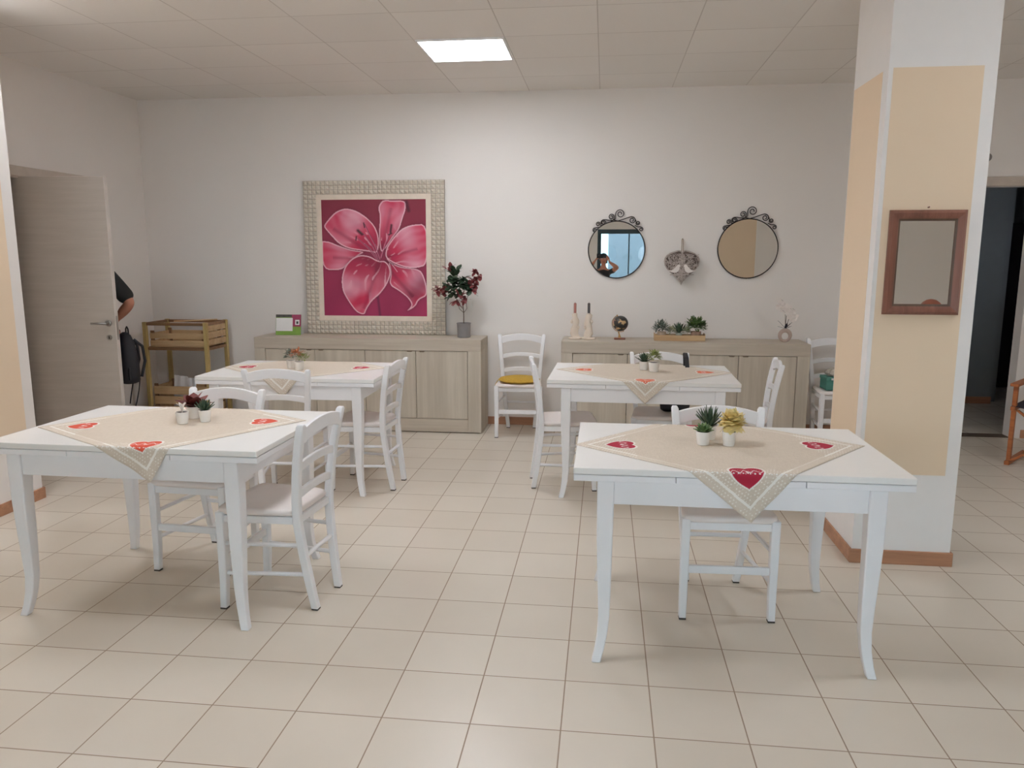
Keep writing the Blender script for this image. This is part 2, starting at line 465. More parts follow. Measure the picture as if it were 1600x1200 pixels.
# skirting boards
hb, tb = 0.072, 0.012
b = MB(); b.box(PX0-tb, PX1+tb, PY0-tb, PY0, 0, hb); b.box(PX0-tb, PX0, PY0, PY1, 0, hb); b.box(PX1, PX1+tb, PY0, PY1, 0, hb); b.box(PX0-tb, PX1+tb, PY1, PY1+tb, 0, hb)
struct('baseboard_pillar', b, 'skirting', bevel=0.003)
struct('baseboard_back', MB().box(XL, HX0-0.08, YB-tb, YB, 0, hb).box(HX1+0.08, XR, YB-tb, YB, 0, hb), 'skirting', bevel=0.003)
struct('baseboard_left', MB().box(XL, XL+tb, DY1+0.08, YB-tb, 0, hb).box(XL, XL+tb, 1.14+tb, DY0-0.08, 0, hb), 'skirting', bevel=0.003)
struct('baseboard_near_left', MB().box(-2.52, -2.52+tb, YF, 1.14+tb, 0, hb).box(XL, -2.52, 1.14, 1.14+tb, 0, hb), 'skirting', bevel=0.003)
struct('baseboard_right', MB().box(XR-tb, XR, YF, YB-tb, 0, hb), 'skirting', bevel=0.003)
# casings
b = MB(); b.box(HX0-0.075, HX0, YB-0.014, YB, 0, HZ+0.075); b.box(HX0, HX1, YB-0.014, YB, HZ, HZ+0.075)
b.box(HX0-0.012, HX0, YB, YB+0.12, 0, HZ); 
struct('trim_3', b, 'door_trim', bevel=0.003)
b = MB(); b.box(XL, XL+0.014, DY1, DY1+0.07, 0, DZ+0.07); b.box(XL, XL+0.014, DY0, DY1, DZ, DZ+0.07)
b.box(XL-0.12, XL, DY0, DY0+0.014, 0, DZ); b.box(XL-0.12, XL, DY1-0.014, DY1, 0, DZ); b.box(XL-0.12, XL, DY0+0.014, DY1-0.014, DZ-0.014, DZ)
struct('trim_4', b, 'door_trim', bevel=0.003)
# the open ash door leaf, hinged on the near jamb
d = bpy.data.objects.new('door_1', None); COL.objects.link(d); d['kind'] = 'structure'
d.location = (XL-0.075, 2.095, 0); d.rotation_euler = (0, 0, math.radians(6.5))
LW = 0.70
MB().box(0.004, LW-0.003, 0.0, 0.038, 0.012, 2.095).build('door_leaf', 'door', d, bevel=0.002)
b = MB(); b.box(LW-0.003, LW, -0.002, 0.040, 0.012, 2.096); b.box(0.002, 0.004, -0.001, 0.039, 0.012, 2.096)
b.box(0.004, LW-0.003, -0.001, 0.039, 2.095, 2.0975); b.build('door_edge', 'door_edge', d)
MB().box(LW, LW+0.001, 0.008, 0.030, 0.90, 1.08).build('latch_plate', 'steel', d)
b = MB(); b.lathe([(0.024, 0), (0.024, 0.008), (0.02, 0.01)], 20, mtx=Matrix.Translation((LW-0.055, -0.001, 1.028)) @ Matrix.Rotation(PI/2, 4, 'X'))
b.tube([(LW-0.055, -0.008, 1.028), (LW-0.055, -0.045, 1.028), (LW-0.065, -0.052, 1.028), (LW-0.16, -0.052, 1.028)], 0.0085, 10)
b.build('door_handle', 'steel', d, smooth=40)
b = MB(); b.lathe([(0.02, 0), (0.02, 0.006)], 20, mtx=Matrix.Translation((LW-0.055, -0.001, 0.92)) @ Matrix.Rotation(PI/2, 4, 'X'))
k = b.build('keyhole_rose', 'steel', d, smooth=40)
MB().box(LW-0.059, LW-0.051, -0.0085, -0.0072, 0.908, 0.93).build('keyhole', 'pad', d)
for z in (0.3, 1.8): MB().tube([(0.0, -0.004, z-0.05), (0.0, -0.004, z+0.05)], 0.006, 8).build('hinge', 'steel', d, smooth=40)
# small room behind the left doorway and the corridor behind the back wall
b = MB(); b.box(-5.2, XL-0.12, 1.2, 1.3, 0, H); b.box(-5.2, XL-0.12, 4.0, 4.1, 0, H); b.box(-5.3, -5.2, 1.2, 4.1, 0, H)
b.box(XL-0.27, XL-0.15, YB, 4.0, 0, H)
struct('wall_side_room', b, 'wall')
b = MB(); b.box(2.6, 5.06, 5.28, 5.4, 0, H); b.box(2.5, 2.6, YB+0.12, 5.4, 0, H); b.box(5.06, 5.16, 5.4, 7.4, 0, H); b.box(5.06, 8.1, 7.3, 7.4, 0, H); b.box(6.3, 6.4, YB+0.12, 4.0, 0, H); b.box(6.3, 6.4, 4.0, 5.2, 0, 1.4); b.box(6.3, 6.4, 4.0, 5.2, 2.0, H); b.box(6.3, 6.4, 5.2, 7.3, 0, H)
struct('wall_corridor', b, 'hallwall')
b = MB(); b.box(6.33, 6.38, 4.0, 4.06, 1.4, 2.0); b.box(6.33, 6.38, 5.14, 5.2, 1.4, 2.0); b.box(6.33, 6.38, 4.06, 5.14, 1.4, 1.46); b.box(6.33, 6.38, 4.06, 5.14, 1.94, 2.0); b.box(6.33, 6.38, 4.25, 4.95, 1.46, 1.94)
w_ = struct('window_added', b, 'door_trim'); MB().box(6.352, 6.358, 4.03, 5.17, 1.43, 1.97).build('window_glass', 'glass', w_)  # unseen window added to let light into the corridor
struct('baseboard_corridor', MB().box(2.6, 5.06, 5.268, 5.28, 0, hb), 'skirting')
struct('trim_5', MB().box(HX0, HX1, YB-0.005, YB+0.125, 0, 0.004), 'gap')
# a made-up cupboard stands in for the dark strip down the corridor
t = thing('cupboard', 'dark tall cupboard added to fill the dark strip at the right edge of the doorway', 'cupboard', (5.85, 6.6, 0))
MB().box(-0.40, 0.40, -0.25, 0.25, 0.06, 1.9).build('body', 'black_nylon', t, bevel=0.004)
MB().box(-0.37, 0.37, -0.22, 0.22, 0, 0.06).build('plinth', 'pad', t)
for s_ in (-1, 1): 
    dd = MB().box(min(s_*0.004, s_*0.395), max(s_*0.004, s_*0.395), -0.27, -0.252, 0.08, 1.88).build('cupboard_door', 'canvas_dark', t, bevel=0.002)
    MB().tube([(s_*0.03, -0.285, 0.95), (s_*0.03, -0.285, 1.07)], 0.006).build('cupboard_handle', 'steel', dd)

# ceiling light panels
def ceiling_light(x, y, label, group):
    t = thing('ceiling_light', label, 'ceiling light', (x, y, H), group=group)
    b = MB(); a = 0.293; c = 0.277; z0 = -0.012
    b.box(-a, a, -c, -c+0.014, z0, 0); b.box(-a, a, c-0.014, c, z0, 0); b.box(-a, -a+0.014, -c+0.014, c-0.014, z0, 0); b.box(a-0.014, a, -c+0.014, c-0.014, z0, 0)
    b.build('frame', 'ptrim', t)
    MB().box(-a+0.014, a-0.014, -c+0.014, c-0.014, -0.009, -0.003).build('diffuser', 'panel', t)
ceiling_light(0.043, 2.29, 'square white glowing ceiling panel above the middle of the room', None)
for x, y, w in ((0.043, -0.55, 'above the aisle, out of the picture'), (-2.357, 0.59, 'above the near left table, out of the picture'), (4.0, 0.25, 'over the right side beyond the pillar'),):  # unseen panels added to fill the room with light
    ceiling_light(x, y, 'unseen square ceiling panel added as fill light ' + w, None)
t = thing('wall_sensor', 'small round grey sensor on the back wall above the doorway', 'sensor', (4.07, YB, 2.318), rot=(PI/2, 0, 0))
MB().lathe([(0.032, 0), (0.032, 0.012), (0.026, 0.024)], 20).build('housing', 'plastic', t, smooth=40)
MB().lathe([(0.020, 0.024), (0.018, 0.034), (0.008, 0.040)], 16).build('lens', 'plastic', t, smooth=60)

# ------------------------------------------------------------------ dining tables
def table(name_label, x, y, rdeg, D=0.80, L=1.195):
    t = thing('dining_table', name_label, 'table', (x, y, 0), math.radians(rdeg), 'white extending dining tables')
    hx, hy = L/2, D/2
    MB().box(-hx, hx, -hy, hy, 0.7405, 0.765).build('tabletop', 'white_lacquer_top', t, bevel=0.003)
    g = 0.0012; c0 = 0.19*L
    for a0, a1 in ((-hx+0.001, -c0-g), (c0+g, hx-0.001)):
        MB().box(a0, a1, -hy+0.001, hy-0.001, 0.7145, 0.7385).build('extension_leaf', 'white_lacquer', t, bevel=0.0025)
    MB().box(-c0+g, c0-g, -hy+0.002, hy-0.002, 0.7145, 0.7385).build('middle_rail', 'white_lacquer', t, bevel=0.002)
    MB().box(-hx+0.01, hx-0.01, -hy+0.01, hy-0.01, 0.738, 0.741).build('runner', 'white_lacquer', t)
    lx, ly = hx-0.088, hy-0.010; w = 0.062
    b = MB(); z0, z1 = 0.625, 0.7145; i = 0.008
    b.box(-lx+w, lx-w, -ly+i, -ly+i+0.022, z0, z1); b.box(-lx+w, lx-w, ly-i-0.022, ly-i, z0, z1)
    b.box(-lx+i, -lx+i+0.022, -ly+w, ly-w, z0, z1); b.box(lx-i-0.022, lx-i, -ly+w, ly-w, z0, z1)
    b.build('apron', 'white_lacquer', t, bevel=0.002)
    prof = [(0.7145, 0, .062), (0.60, 0, .062), (0.50, .001, .059), (0.38, .005, .054), (0.26, .010, .047), (0.17, .0125, .042), (0.10, .009, .038), (0.045, .001, .035), (0.0, -.010, .034)]
    for sx in (-1, 1):
        for sy in (-1, 1):
            pts = []; ws = []
            for z, o_, w_ in prof:
                pts.append((sx*(lx-o_-w_/2), sy*(ly-o_-w_/2), z)); ws.append(w_/2)
            MB().rect_sweep(pts, ws, ws).build('leg', 'white_lacquer', t, bevel=0.004, smooth=35)
    return t
TB = {
 'RF': ('white dining table nearest the camera on the right, with crimson heart cloth', 1.511, -0.072, 0, 0.78, 1.195, (1.492, -0.060, 6.0), srgb(176, 36, 62)),
 'LF': ('white dining table nearest the camera on the left, with orange-red heart cloth', -0.930, 0.022, -0.8, 0.80, 1.195, (-0.934, 0.050, 14.0), srgb(214, 86, 62)),
 'RB': ('white dining table at the back right in front of the right sideboard', 1.265, 1.922, -1.2, 0.79, 1.18, (1.286, 1.975, -1.5), srgb(224, 116, 82)),
 'LB': ('white dining table at the back left in front of the left sideboard', -1.000, 1.785, 0.5, 0.77, 1.18, (-1.040, 1.86, 4.0), srgb(186, 48, 66)),
}
CLBL = {
 'RF': 'beige linen table cloth with crimson hearts on the near right table',
 'LF': 'beige linen table cloth with orange-red hearts on the near left table',
 'RB': 'beige linen table cloth with orange hearts on the back right table',
 'LB': 'beige linen table cloth with crimson hearts on the back left table',
}
TOP = 0.765
def cloth(key, tx, ty, trot, D, L, c, hc):
    cx, cy, crot = c; N = 72
    tr = math.radians(trot); cr = math.radians(crot + 45)
    hx, hy = L/2 + 0.003, D/2 + 0.003; th = 0.0016
    rnd = random.Random(key)
    ph = [rnd.uniform(0, 6) for _ in range(4)]
    def fold(v, h):
        """returns (clamped position, drop) round a small nosing"""
        s = 1 if v >= 0 else -1; a = abs(v); r = 0.006
        if a <= h - r: return v, 0.0
        arc = a - (h - r); q = r*PI/2
        if arc < q: t_ = arc/r; return s*(h - r + r*math.sin(t_)), r*(1-math.cos(t_))
        return s*h, r + (arc - q)
    vs, uvs = [], []
    for i in range(N+1):
        for j in range(N+1):
            u, v = i/N, j/N
            a, b_ = (u-0.5)*2*CH, (v-0.5)*2*CH
            wx = cx + a*math.cos(cr) - b_*math.sin(cr); wy = cy + a*math.sin(cr) + b_*math.cos(cr)
            dx, dy = wx-tx, wy-ty
            lx = dx*math.cos(-tr) - dy*math.sin(-tr); ly = dx*math.sin(-tr) + dy*math.cos(-tr)
            py, dz1 = fold(ly, hy); px, dz2 = fold(lx, hx)
            dz = dz1 + dz2
            if dz1 > 0.02:
                s_ = 1 if ly > 0 else -1
                k = min(1, (dz1-0.02)/0.1)
                py += s_*k*(0.004 + 0.006*math.sin(lx*38+ph[0]))*1.0
            z = TOP + th - dz
            if dz == 0: z += 0.0006 + 0.0006*math.sin(lx*23+ph[1])*math.sin(ly*19+ph[2])
            gx = px*math.cos(tr) - py*math.sin(tr) + tx; gy = px*math.sin(tr) + py*math.cos(tr) + ty
            vs.append((gx - cx, gy - cy, z - TOP)); uvs.append((u, v))
    fs = [(i*(N+1)+j, (i+1)*(N+1)+j, (i+1)*(N+1)+j+1, i*(N+1)+j+1) for i in range(N) for j in range(N)]
    me = bpy.data.meshes.new('tablecloth'); me.from_pydata(vs, [], fs)
    uvl = me.uv_layers.new(name='flat')
    for lp in me.loops: uvl.data[lp.index].uv = uvs[lp.vertex_index]
    me.materials.append(cloth_mat('linen_' + {'RF': 'crimson', 'LF': 'orange_red', 'RB': 'orange', 'LB': 'deep_red'}[key], hc))
    me.polygons.foreach_set('use_smooth', [True]*len(me.polygons))
    o = bpy.data.objects.new('tablecloth', me); COL.objects.link(o); o.location = (cx, cy, TOP)
    so = o.modifiers.new('solid', 'SOLIDIFY'); so.thickness = 0.0014; so.offset = -1
    tag(o, CLBL[key], 'tablecloth', 'heart tablecloths')
for key, (lab, x, y, r_, D, L, c, hc) in TB.items():
    table(lab, x, y, r_, D, L); cloth(key, x, y, r_, D, L, c, hc)

# ------------------------------------------------------------------ chairs
def make_chair(label):
    t = thing('dining_chair', label, 'chair', group='white ladder-back dining chairs')
    for s_ in (-1, 1):
        pts = [(s_*.184, -.186, .445), (s_*.184, -.186, .30), (s_*.184, -.187, .12), (s_*.185, -.193, 0.006)]
        l = MB().rect_sweep(pts, [.0185, .018, .0165, .015], [.0185, .018, .0165, .015]).build('leg', 'white_lacquer', t, bevel=0.004, smooth=35)
        MB().box(s_*.185-.0145, s_*.185+.0145, -.2075, -.1785, 0, .006).build('foot_pad', 'pad', l)
    def post(z):
        xs = .117 + (.196-.117)*z/.844
        k = [(0, .205), (.1, .190), (.25, .170), (.42, .155), (.55, .163), (.68, .180), (.78, .199), (.844, .213)]
        for (a, p_), (b_, q_) in zip(k, k[1:]):
            if z <= b_: return xs, p_ + (q_-p_)*(z-a)/(b_-a)
        return xs, .213
    for s_ in (-1, 1):
        zs = [.006, .06, .12, .2, .3, .4, .46, .52, .6, .68, .75, .80, .835, .846]
        pts, wa, wb = [], [], []
        for z in zs:
            x, y = post(z); pts.append((s_*x, y, z)); wa.append(.0165 if z < .83 else (.0155 if z < .84 else .011)); wb.append((.0175 if z > .1 else .016) if z < .83 else (.0165 if z < .84 else .012))
        l = MB().rect_sweep(pts, wa, wb).build('leg', 'white_lacquer', t, bevel=0.004, smooth=35)
        x, y = post(0.006); MB().box(s_*x-.0145, s_*x+.0145, y-.0145, y+.0145, 0, .006).build('foot_pad', 'pad', l)
    def rail(name, zc, h, rise, bow, th):
        b = MB(); n = 14; rings = []
        x0, y0 = post(zc); x0 -= .010
        for i in range(n+1):
            u = -1 + 2*i/n; k = 1-u*u; x = u*x0
            zt = zc + h/2 + rise*(k - .5); zb = zc - h/2 + rise*1.15*(k - .5); y = y0 + bow*k
            rings.append([(x, y-th/2, zb), (x, y+th/2, zb), (x, y+th/2, zt), (x, y-th/2, zt)])
        b.loft(rings).build(name, 'white_lacquer', t, bevel=0.003, smooth=35)
    rail('top_rail', .806, .060, .028, .012, .020)
    rail('back_slat', .660, .036, .018, .010, .016)
    rail('back_slat', .535, .036, .014, .008, .016)
    # seat with rounded edges, wider at the front
    b = MB(); rings = []; n = 48
    def outline(k, ins):
        a = 2*PI*k/n; ca, sa = math.cos(a), math.sin(a); e_ = 0.28
        x = abs(ca)**e_*(1 if ca > 0 else -1); y = abs(sa)**e_*(1 if sa > 0 else -1)
        hw = .204 - .036*(y+1)/2
        return (x*(hw-ins), -.028 + y*(.186-ins))
    for z, ins in ((.432, .012), (.436, .004), (.446, 0), (.456, .003), (.462, .012), (.460, .04), (.457, .10)):
        rings.append([(*outline(k, ins), z) for k in range(n)])
    b.loft(rings).build('seat', 'seat', t, smooth=50)
    b = MB(); z0, z1 = .398, .430
    b.box(-.168, .168, -.196, -.178, z0, z1); b.box(-.150, .150, .145, .163, z0, z1)
    for s_ in (-1, 1):
        b.loft([[(s_*.184-.009, -.17, z0), (s_*.184+.009, -.17, z0), (s_*.184+.009, -.17, z1), (s_*.184-.009, -.17, z1)],
                [(s_*.155-.009, .145, z0), (s_*.155+.009, .145, z0), (s_*.155+.009, .145, z1), (s_*.155-.009, .145, z1)]])
    b.build('seat_frame', 'white_lacquer', t, bevel=0.002)
    MB().box(-.168, .168, -.195, -.179, .205, .240).build('stretcher', 'white_lacquer', t, bevel=0.003)
    x, y = post(.25); MB().tube([(-x, y, .245), (x, y, .245)], .0105, 10).build('stretcher', 'white_lacquer', t, smooth=60)
    for z in (.300, .165):
        for s_ in (-1, 1):
            x, y = post(z); MB().tube([(s_*.184, -.186, z), (s_*x, y, z)], .0095, 10).build('stretcher', 'white_lacquer', t, smooth=60)
    return t
CH_ = [
 (1.549, 0.150, 1.9, 'white ladder-back chair tucked behind the near right table, facing the camera'),
 (-0.408, -0.023, -94.5, 'white ladder-back chair at the right end of the near left table'),
 (-0.944, 0.340, -3.5, 'white ladder-back chair behind the near left table, facing the camera'),
 (0.756, 1.877, 97.7, 'white ladder-back chair at the left end of the back right table'),
 (1.952, 2.02, -96.0, 'white ladder-back chair seen side-on at the right end of the back right table'),
 (1.412, 2.160, -0.3, 'white ladder-back chair behind the back right table with a black strap over its post'),
 (-0.981, 1.435, 185.0, 'white ladder-back chair with its back to the camera at the back left table'),
 (-0.545, 1.700, -92.5, 'white ladder-back chair at the right end of the back left table'),
 (0.301, 3.330, 2.1, 'white ladder-back chair against the back wall between the sideboards, holding a mustard cushion'),
 (2.930, 3.290, 3.0, 'white ladder-back chair right of the right sideboard, half hidden by the pillar'),
]
first = make_chair(CH_[0][3]); first.location = (CH_[0][0], CH_[0][1], 0); first.rotation_euler = (0, 0, math.radians(CH_[0][2]))
for x, y, r_, lab in CH_[1:]: dup(first, (x, y, 0), math.radians(r_), lab)

t = thing('seat_cushion', 'round mustard yellow cushion on the chair between the sideboards', 'cushion', (0.301, 3.285, 0.4625), 0.03)
b = MB(); b.lathe([(0.02, 0.002), (0.13, 0.0), (0.165, 0.008), (0.176, 0.020), (0.165, 0.032), (0.12, 0.040), (0.05, 0.041), (0.01, 0.038)], 40)
b.build('cushion_pad', 'mustard', t, smooth=80)
b = MB(); b.tube([(0.176*math.cos(a*PI/20), 0.176*math.sin(a*PI/20), 0.020) for a in range(41)], 0.0028, 6); b.build('piping', 'mustard', t, smooth=80)
b = MB(); b.tube([(-0.150, 0.085, 0.02), (-0.190, 0.06, 0.0), (-0.203, 0.0, -0.02), (-0.207, -0.02, -0.045)], 0.003, 6); b.build('cushion_tie', 'mustard', t, smooth=80)

# ------------------------------------------------------------------ sideboards
def sideboard(label, x0, x1, doors, group):
    t = thing('sideboard', label, 'sideboard', ((x0+x1)/2, 3.245, 0), group=group)
    hx = (x1-x0)/2; dp = 0.395; Ht = 0.82
    d0, d1 = doors[0]-(x0+x1)/2, doors[-1]-(x0+x1)/2
    b = MB(); b.box(-hx, hx, 0, dp, 0.720, Ht); o = b.build('top', 'oak_h', t, bevel=0.003)
    MB().box(-hx, d0-0.002, 0, dp, 0.008, 0.720).build('side_panel', 'oak_v', t, bevel=0.003)
    MB().box(d1+0.002, hx, 0, dp, 0.008, 0.720).build('side_panel', 'oak_v', t, bevel=0.003)
    MB().box(d0-0.002, d1+0.002, 0, dp, 0.008, 0.122).build('bottom_rail', 'oak_h', t, bevel=0.003)
    MB().box(d0-0.002, d1+0.002, dp-0.02, dp, 0.122, 0.72).build('back_panel', 'gap', t)
    MB().box(-hx+0.02, hx-0.02, 0.02, dp-0.02, 0, 0.008).build('plinth', 'gap', t)
    for a, c in zip(doors, doors[1:]):
        a -= (x0+x1)/2; c -= (x0+x1)/2; g = 0.0022
        mid = (a+c)/2
        # door with a finger notch cut out of its top edge
        poly = [(a+g, 0.126), (c-g, 0.126), (c-g, 0.7165)]
        inner = 1 if (doors.index(min(doors, key=lambda q_: abs(q_-(a+(x0+x1)/2)))) % 2 == 0) else -1
        nc = (c-0.055) if inner > 0 else (a+0.055)
        poly += [(nc+0.026, 0.7165), (nc+0.018, 0.706), (nc-0.018, 0.706), (nc-0.026, 0.7165), (a+g, 0.7165)]
        dd = MB().prism(poly, 0.006, 0.026).build('cabinet_door', 'oak_v', t, bevel=0.0012)
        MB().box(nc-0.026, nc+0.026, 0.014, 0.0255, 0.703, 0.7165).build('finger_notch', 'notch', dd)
    return t
sideboard('long weathered oak sideboard on the left under the framed lily print', -2.055, -0.025, [-1.955, -1.503, -1.050, -0.597, -0.143], 'weathered oak sideboards')
sideboard('long weathered oak sideboard on the right under the two round mirrors', 0.660, 2.685, [0.757, 1.214, 1.671, 2.120, 2.583], 'weathered oak sideboards')

# ------------------------------------------------------------------ lily print in studded frame
def poly_sdf(px, py, P):
    P = np.array(P, float); n = len(P); d = np.full(px.shape, 1e9); ins = np.zeros(px.shape, bool)
    for i in range(n):
        a = P[i]; c = P[(i+1) % n]; e = c-a; wx = px-a[0]; wy = py-a[1]
        t_ = np.clip((wx*e[0]+wy*e[1])/(e@e), 0, 1)
        d = np.minimum(d, np.hypot(wx-e[0]*t_, wy-e[1]*t_))
        cnd = ((a[1] <= py) != (c[1] <= py))
        xs = a[0] + (py-a[1])*(c[0]-a[0])/(c[1]-a[1] if c[1] != a[1] else 1e-9)
        ins ^= cnd & (px < xs)
    return d, ins
def smooth_poly(P, it=2):
    P = [np.array(p, float) for p in P]
    for _ in range(it):
        Q = []
        for i in range(len(P)):
            a, c = P[i], P[(i+1) % len(P)]; Q += [a*.78+c*.22, a*.22+c*.78]
        P = Q
    return P
def lily_colours(nx, ny):
    X, Y = np.meshgrid(np.linspace(195, 932, nx), np.linspace(180, 1010, ny))
    rs = np.random.RandomState(3)
    def nz(s, k=6):
        o = np.zeros_like(X)
        for _ in range(k):
            a = rs.uniform(0, 6.28); f = rs.uniform(.6, 1.6)/s; o += np.sin((X*np.cos(a)+Y*np.sin(a))*f*6.28+rs.uniform(0, 6.28))
        return o/k
    C = np.zeros(X.shape+(3,))
    top = np.array(srgb(136, 42, 62)); bot = np.array(srgb(162, 44, 88))
    tt = ((Y-180)/830)[..., None]; C[:] = top*(1-tt)+bot*tt
    C *= (1+.12*nz(260))[..., None]
    crim = np.array(srgb(206, 44, 84)); pink = np.array(srgb(228, 158, 178)); deep = np.array(srgb(120, 26, 58)); edgec = np.array(srgb(238, 194, 206))
    cen = np.array([605., 600.])
    # stem
    sd = np.abs(X-(583+(Y-870)*.1)); k = np.clip(1-sd/14, 0, 1)*((Y > 860)); C = C*(1-.75*k[..., None]) + np.array(srgb(82, 34, 62))*.75*k[..., None]
    petals = [
     ([(205,472),(250,478),(300,500),(400,535),(500,548),(450,575),(380,630),(330,680),(190,680),(190,472)], (230,590), (.75, .9), 0),
     ([(660,610),(740,655),(860,668),(900,690),(930,780),(935,860),(872,890),(850,940),(782,978),(828,930),(800,880),(740,830),(665,785),(680,700)], (860,900), (.55,.5), 1),
     ([(598,235),(625,190),(660,183),(690,190),(792,188),(792,250),(770,310),(745,390),(700,445),(650,520),(610,560),(598,440),(612,300)], (700,200), (.35,.55), 2),
     ([(640,590),(650,520),(700,450),(760,385),(830,358),(940,352),(940,640),(860,665),(780,660),(700,630)], (900,520), (.45,.8), 3),
     ([(206,365),(250,310),(300,262),(370,238),(450,260),(520,308),(570,362),(597,430),(600,500),(585,560),(535,548),(470,540),(390,528),(320,498),(265,440),(225,392)], (240,360), (.35,.75), 4),
     ([(592,615),(530,578),(460,570),(400,598),(350,655),(325,740),(330,830),(370,905),(425,985),(484,1005),(500,960),(540,900),(600,850),(652,780),(682,700),(668,642),(637,612)], (470,1000), (.3,.75), 5),
    ]
    for P, tip, pk, idx in petals:
        P = smooth_poly(P, 2); d, ins = poly_sdf(X, Y, P)
        tip = np.array(tip, float); ax = tip-cen; L = np.hypot(*ax); ax /= L
        s_ = ((X-cen[0])*ax[0]+(Y-cen[1])*ax[1])/L; w = ((X-cen[0])*-ax[1]+(Y-cen[1])*ax[0])/L
        ang = np.arctan2(w, s_+.25)
        streak = .5+.5*np.sin(ang*31+nz(300)*5+idx)*np.cos(ang*13+nz(200)*3+idx*2)
        vein = np.exp(-(w/.035)**2)
        g = np.exp(-((s_-.72)/.24)**2)*np.clip(.35+.9*np.abs(w)*2.2, 0, 1)
        m_ = np.clip(g*.95 -.10 + .28*streak*np.clip(s_, 0, 1) + .18*nz(180), 0, 1)
        dk = np.clip(np.exp(-(s_/.33)**2)*.75 + vein*.35*(s_ < .9) + .15*nz(140), 0, .9)
        if idx == 1: dk = np.clip(dk + np.exp(-((s_-.85)/.18)**2)*.6, 0, .92)
        if idx == 5: m_ = np.clip(m_ + .35*np.exp(-((Y-760)/60)**2) - .5*np.exp(-((Y-890)/50)**2)*(X < 520), 0, 1)
        col = crim*(1-m_[..., None])+pink*m_[..., None]; col = col*(1-dk[..., None])+deep*dk[..., None]
        fl = np.exp(-((s_-.35)/.2)**2)*(streak > .86)*.5
        col = col*(1-fl[..., None])+edgec*fl[..., None]
        oe = np.clip(1.25-np.abs(d-4)/5.0, 0, 1)[..., None]*(.9); col = col*(1-oe)+edgec*oe
        C = np.where(ins[..., None], col, C)
        sh = (~ins)*np.exp(-d/10)*.45; C = C*(1-sh[..., None]) + deep*.6*sh[..., None]
    def stroke(P, r, c, a=.9):
        nonlocal C
        c = np.array(c)
        for p_, q_ in zip(P, P[1:]):
            e = np.array(q_, float)-np.array(p_, float); wx, wy = X-p_[0], Y-p_[1]
            t_ = np.clip((wx*e[0]+wy*e[1])/(e@e), 0, 1); d = np.hypot(wx-e[0]*t_, wy-e[1]*t_)
            k = (np.clip(1.3-d/r, 0, 1)*a)[..., None]; C = C*(1-k)+c*k
    dk = srgb(66, 22, 40); lp = srgb(214, 120, 150); gr = srgb(60, 60, 62)
    for P in ([(598,612),(560,520),(500,430),(480,415)], [(590,600),(540,530),(495,490)], [(605,600),(570,500),(520,400),(497,350)], [(612,590),(640,500),(680,400)], [(585,605),(520,520),(445,450)]):
        stroke(P, 5, lp, .7); stroke([(x+5, y+4) for x, y in P], 2.5, dk, .8)
    for (x, y), (x2, y2), r in (((452,398),(480,424),12), ((440,440),(436,466),6), ((494,345),(500,375),6), ((690,360),(682,410),9), ((668,428),(690,418),6)):
        stroke([(x, y), (x2, y2)], r, dk, .95)
    stroke([(460,405),(474,415)], 4, gr, .9)
    stroke([(798,200),(812,260)], 14, dk, .7); stroke([(655,600),(690,640),(725,690)], 3, edgec, .7); stroke([(640,612),(700,640)], 4, dk, .8)
    return np.clip(C, 0, 1)
PXW, PZH = 1.295, 1.368
t = thing('framed_print', 'large magenta lily print in a studded silver frame on the left sideboard', 'picture', (-1.052, 3.605, 0.8212), rot=(math.radians(-1.2), 0, 0))
BW = 0.1225
b = MB(); b.box(-PXW/2, PXW/2, 0.0, 0.022, 0, PZH); b.build('backing', 'stud_base', t)
b = MB(); nxs, nzs = 32, 34; pw, pz = PXW/nxs, PZH/nzs
for i in range(nxs):
    for j in range(nzs):
        if 3 <= i < nxs-3 and 3 <= j < nzs-3: continue
        x0, z0 = -PXW/2+i*pw, j*pz; g = 0.0012
        b.add([(x0+g, 0, z0+g), (x0+pw-g, 0, z0+g), (x0+pw-g, 0, z0+pz-g), (x0+g, 0, z0+pz-g), (x0+pw*.5, -0.022, z0+pz*.5)], [(0, 1, 4), (1, 2, 4), (2, 3, 4), (3, 0, 4)])
b.build('studded_border', 'champagne', t)
ix0, iz0 = -PXW/2+3*pw, 3*pz; ix1, iz1 = -ix0, PZH-3*pz; mw = 0.046
b = MB(); b.box(ix0, ix1, -0.006, 0.002, iz0, iz0+mw); b.box(ix0, ix1, -0.006, 0.002, iz1-mw, iz1); b.box(ix0, ix0+mw, -0.006, 0.002, iz0+mw, iz1-mw); b.box(ix1-mw, ix1, -0.006, 0.002, iz0+mw, iz1-mw)
b.build('passepartout', 'mat_cream', t)
NX, NY = 230, 258; C = lily_colours(NX, NY)
xa, xb, za, zb = ix0+mw, ix1-mw, iz0+mw, iz1-mw
vs = [(xa+(xb-xa)*i/(NX-1), -0.002, zb-(zb-za)*j/(NY-1)) for j in range(NY) for i in range(NX)]
fs = [(j*NX+i, (j+1)*NX+i, (j+1)*NX+i+1, j*NX+i+1) for j in range(NY-1) for i in range(NX-1)]
me = bpy.data.meshes.new('print'); me.from_pydata(vs, [], fs)
ca = me.color_attributes.new('ink', 'FLOAT_COLOR', 'POINT')
ca.data.foreach_set('color', np.concatenate([C.reshape(-1, 3), np.ones((NX*NY, 1))], 1).astype(np.float32).ravel())
m, bb = new_mat('lily_print_ink'); n = m.node_tree.nodes.new('ShaderNodeVertexColor'); n.layer_name = 'ink'
m.node_tree.links.new(n.outputs[0], bb.inputs['Base Color']); bb.inputs['Roughness'].default_value = 0.55
me.materials.append(m); o = bpy.data.objects.new('print', me); COL.objects.link(o); o.parent = t

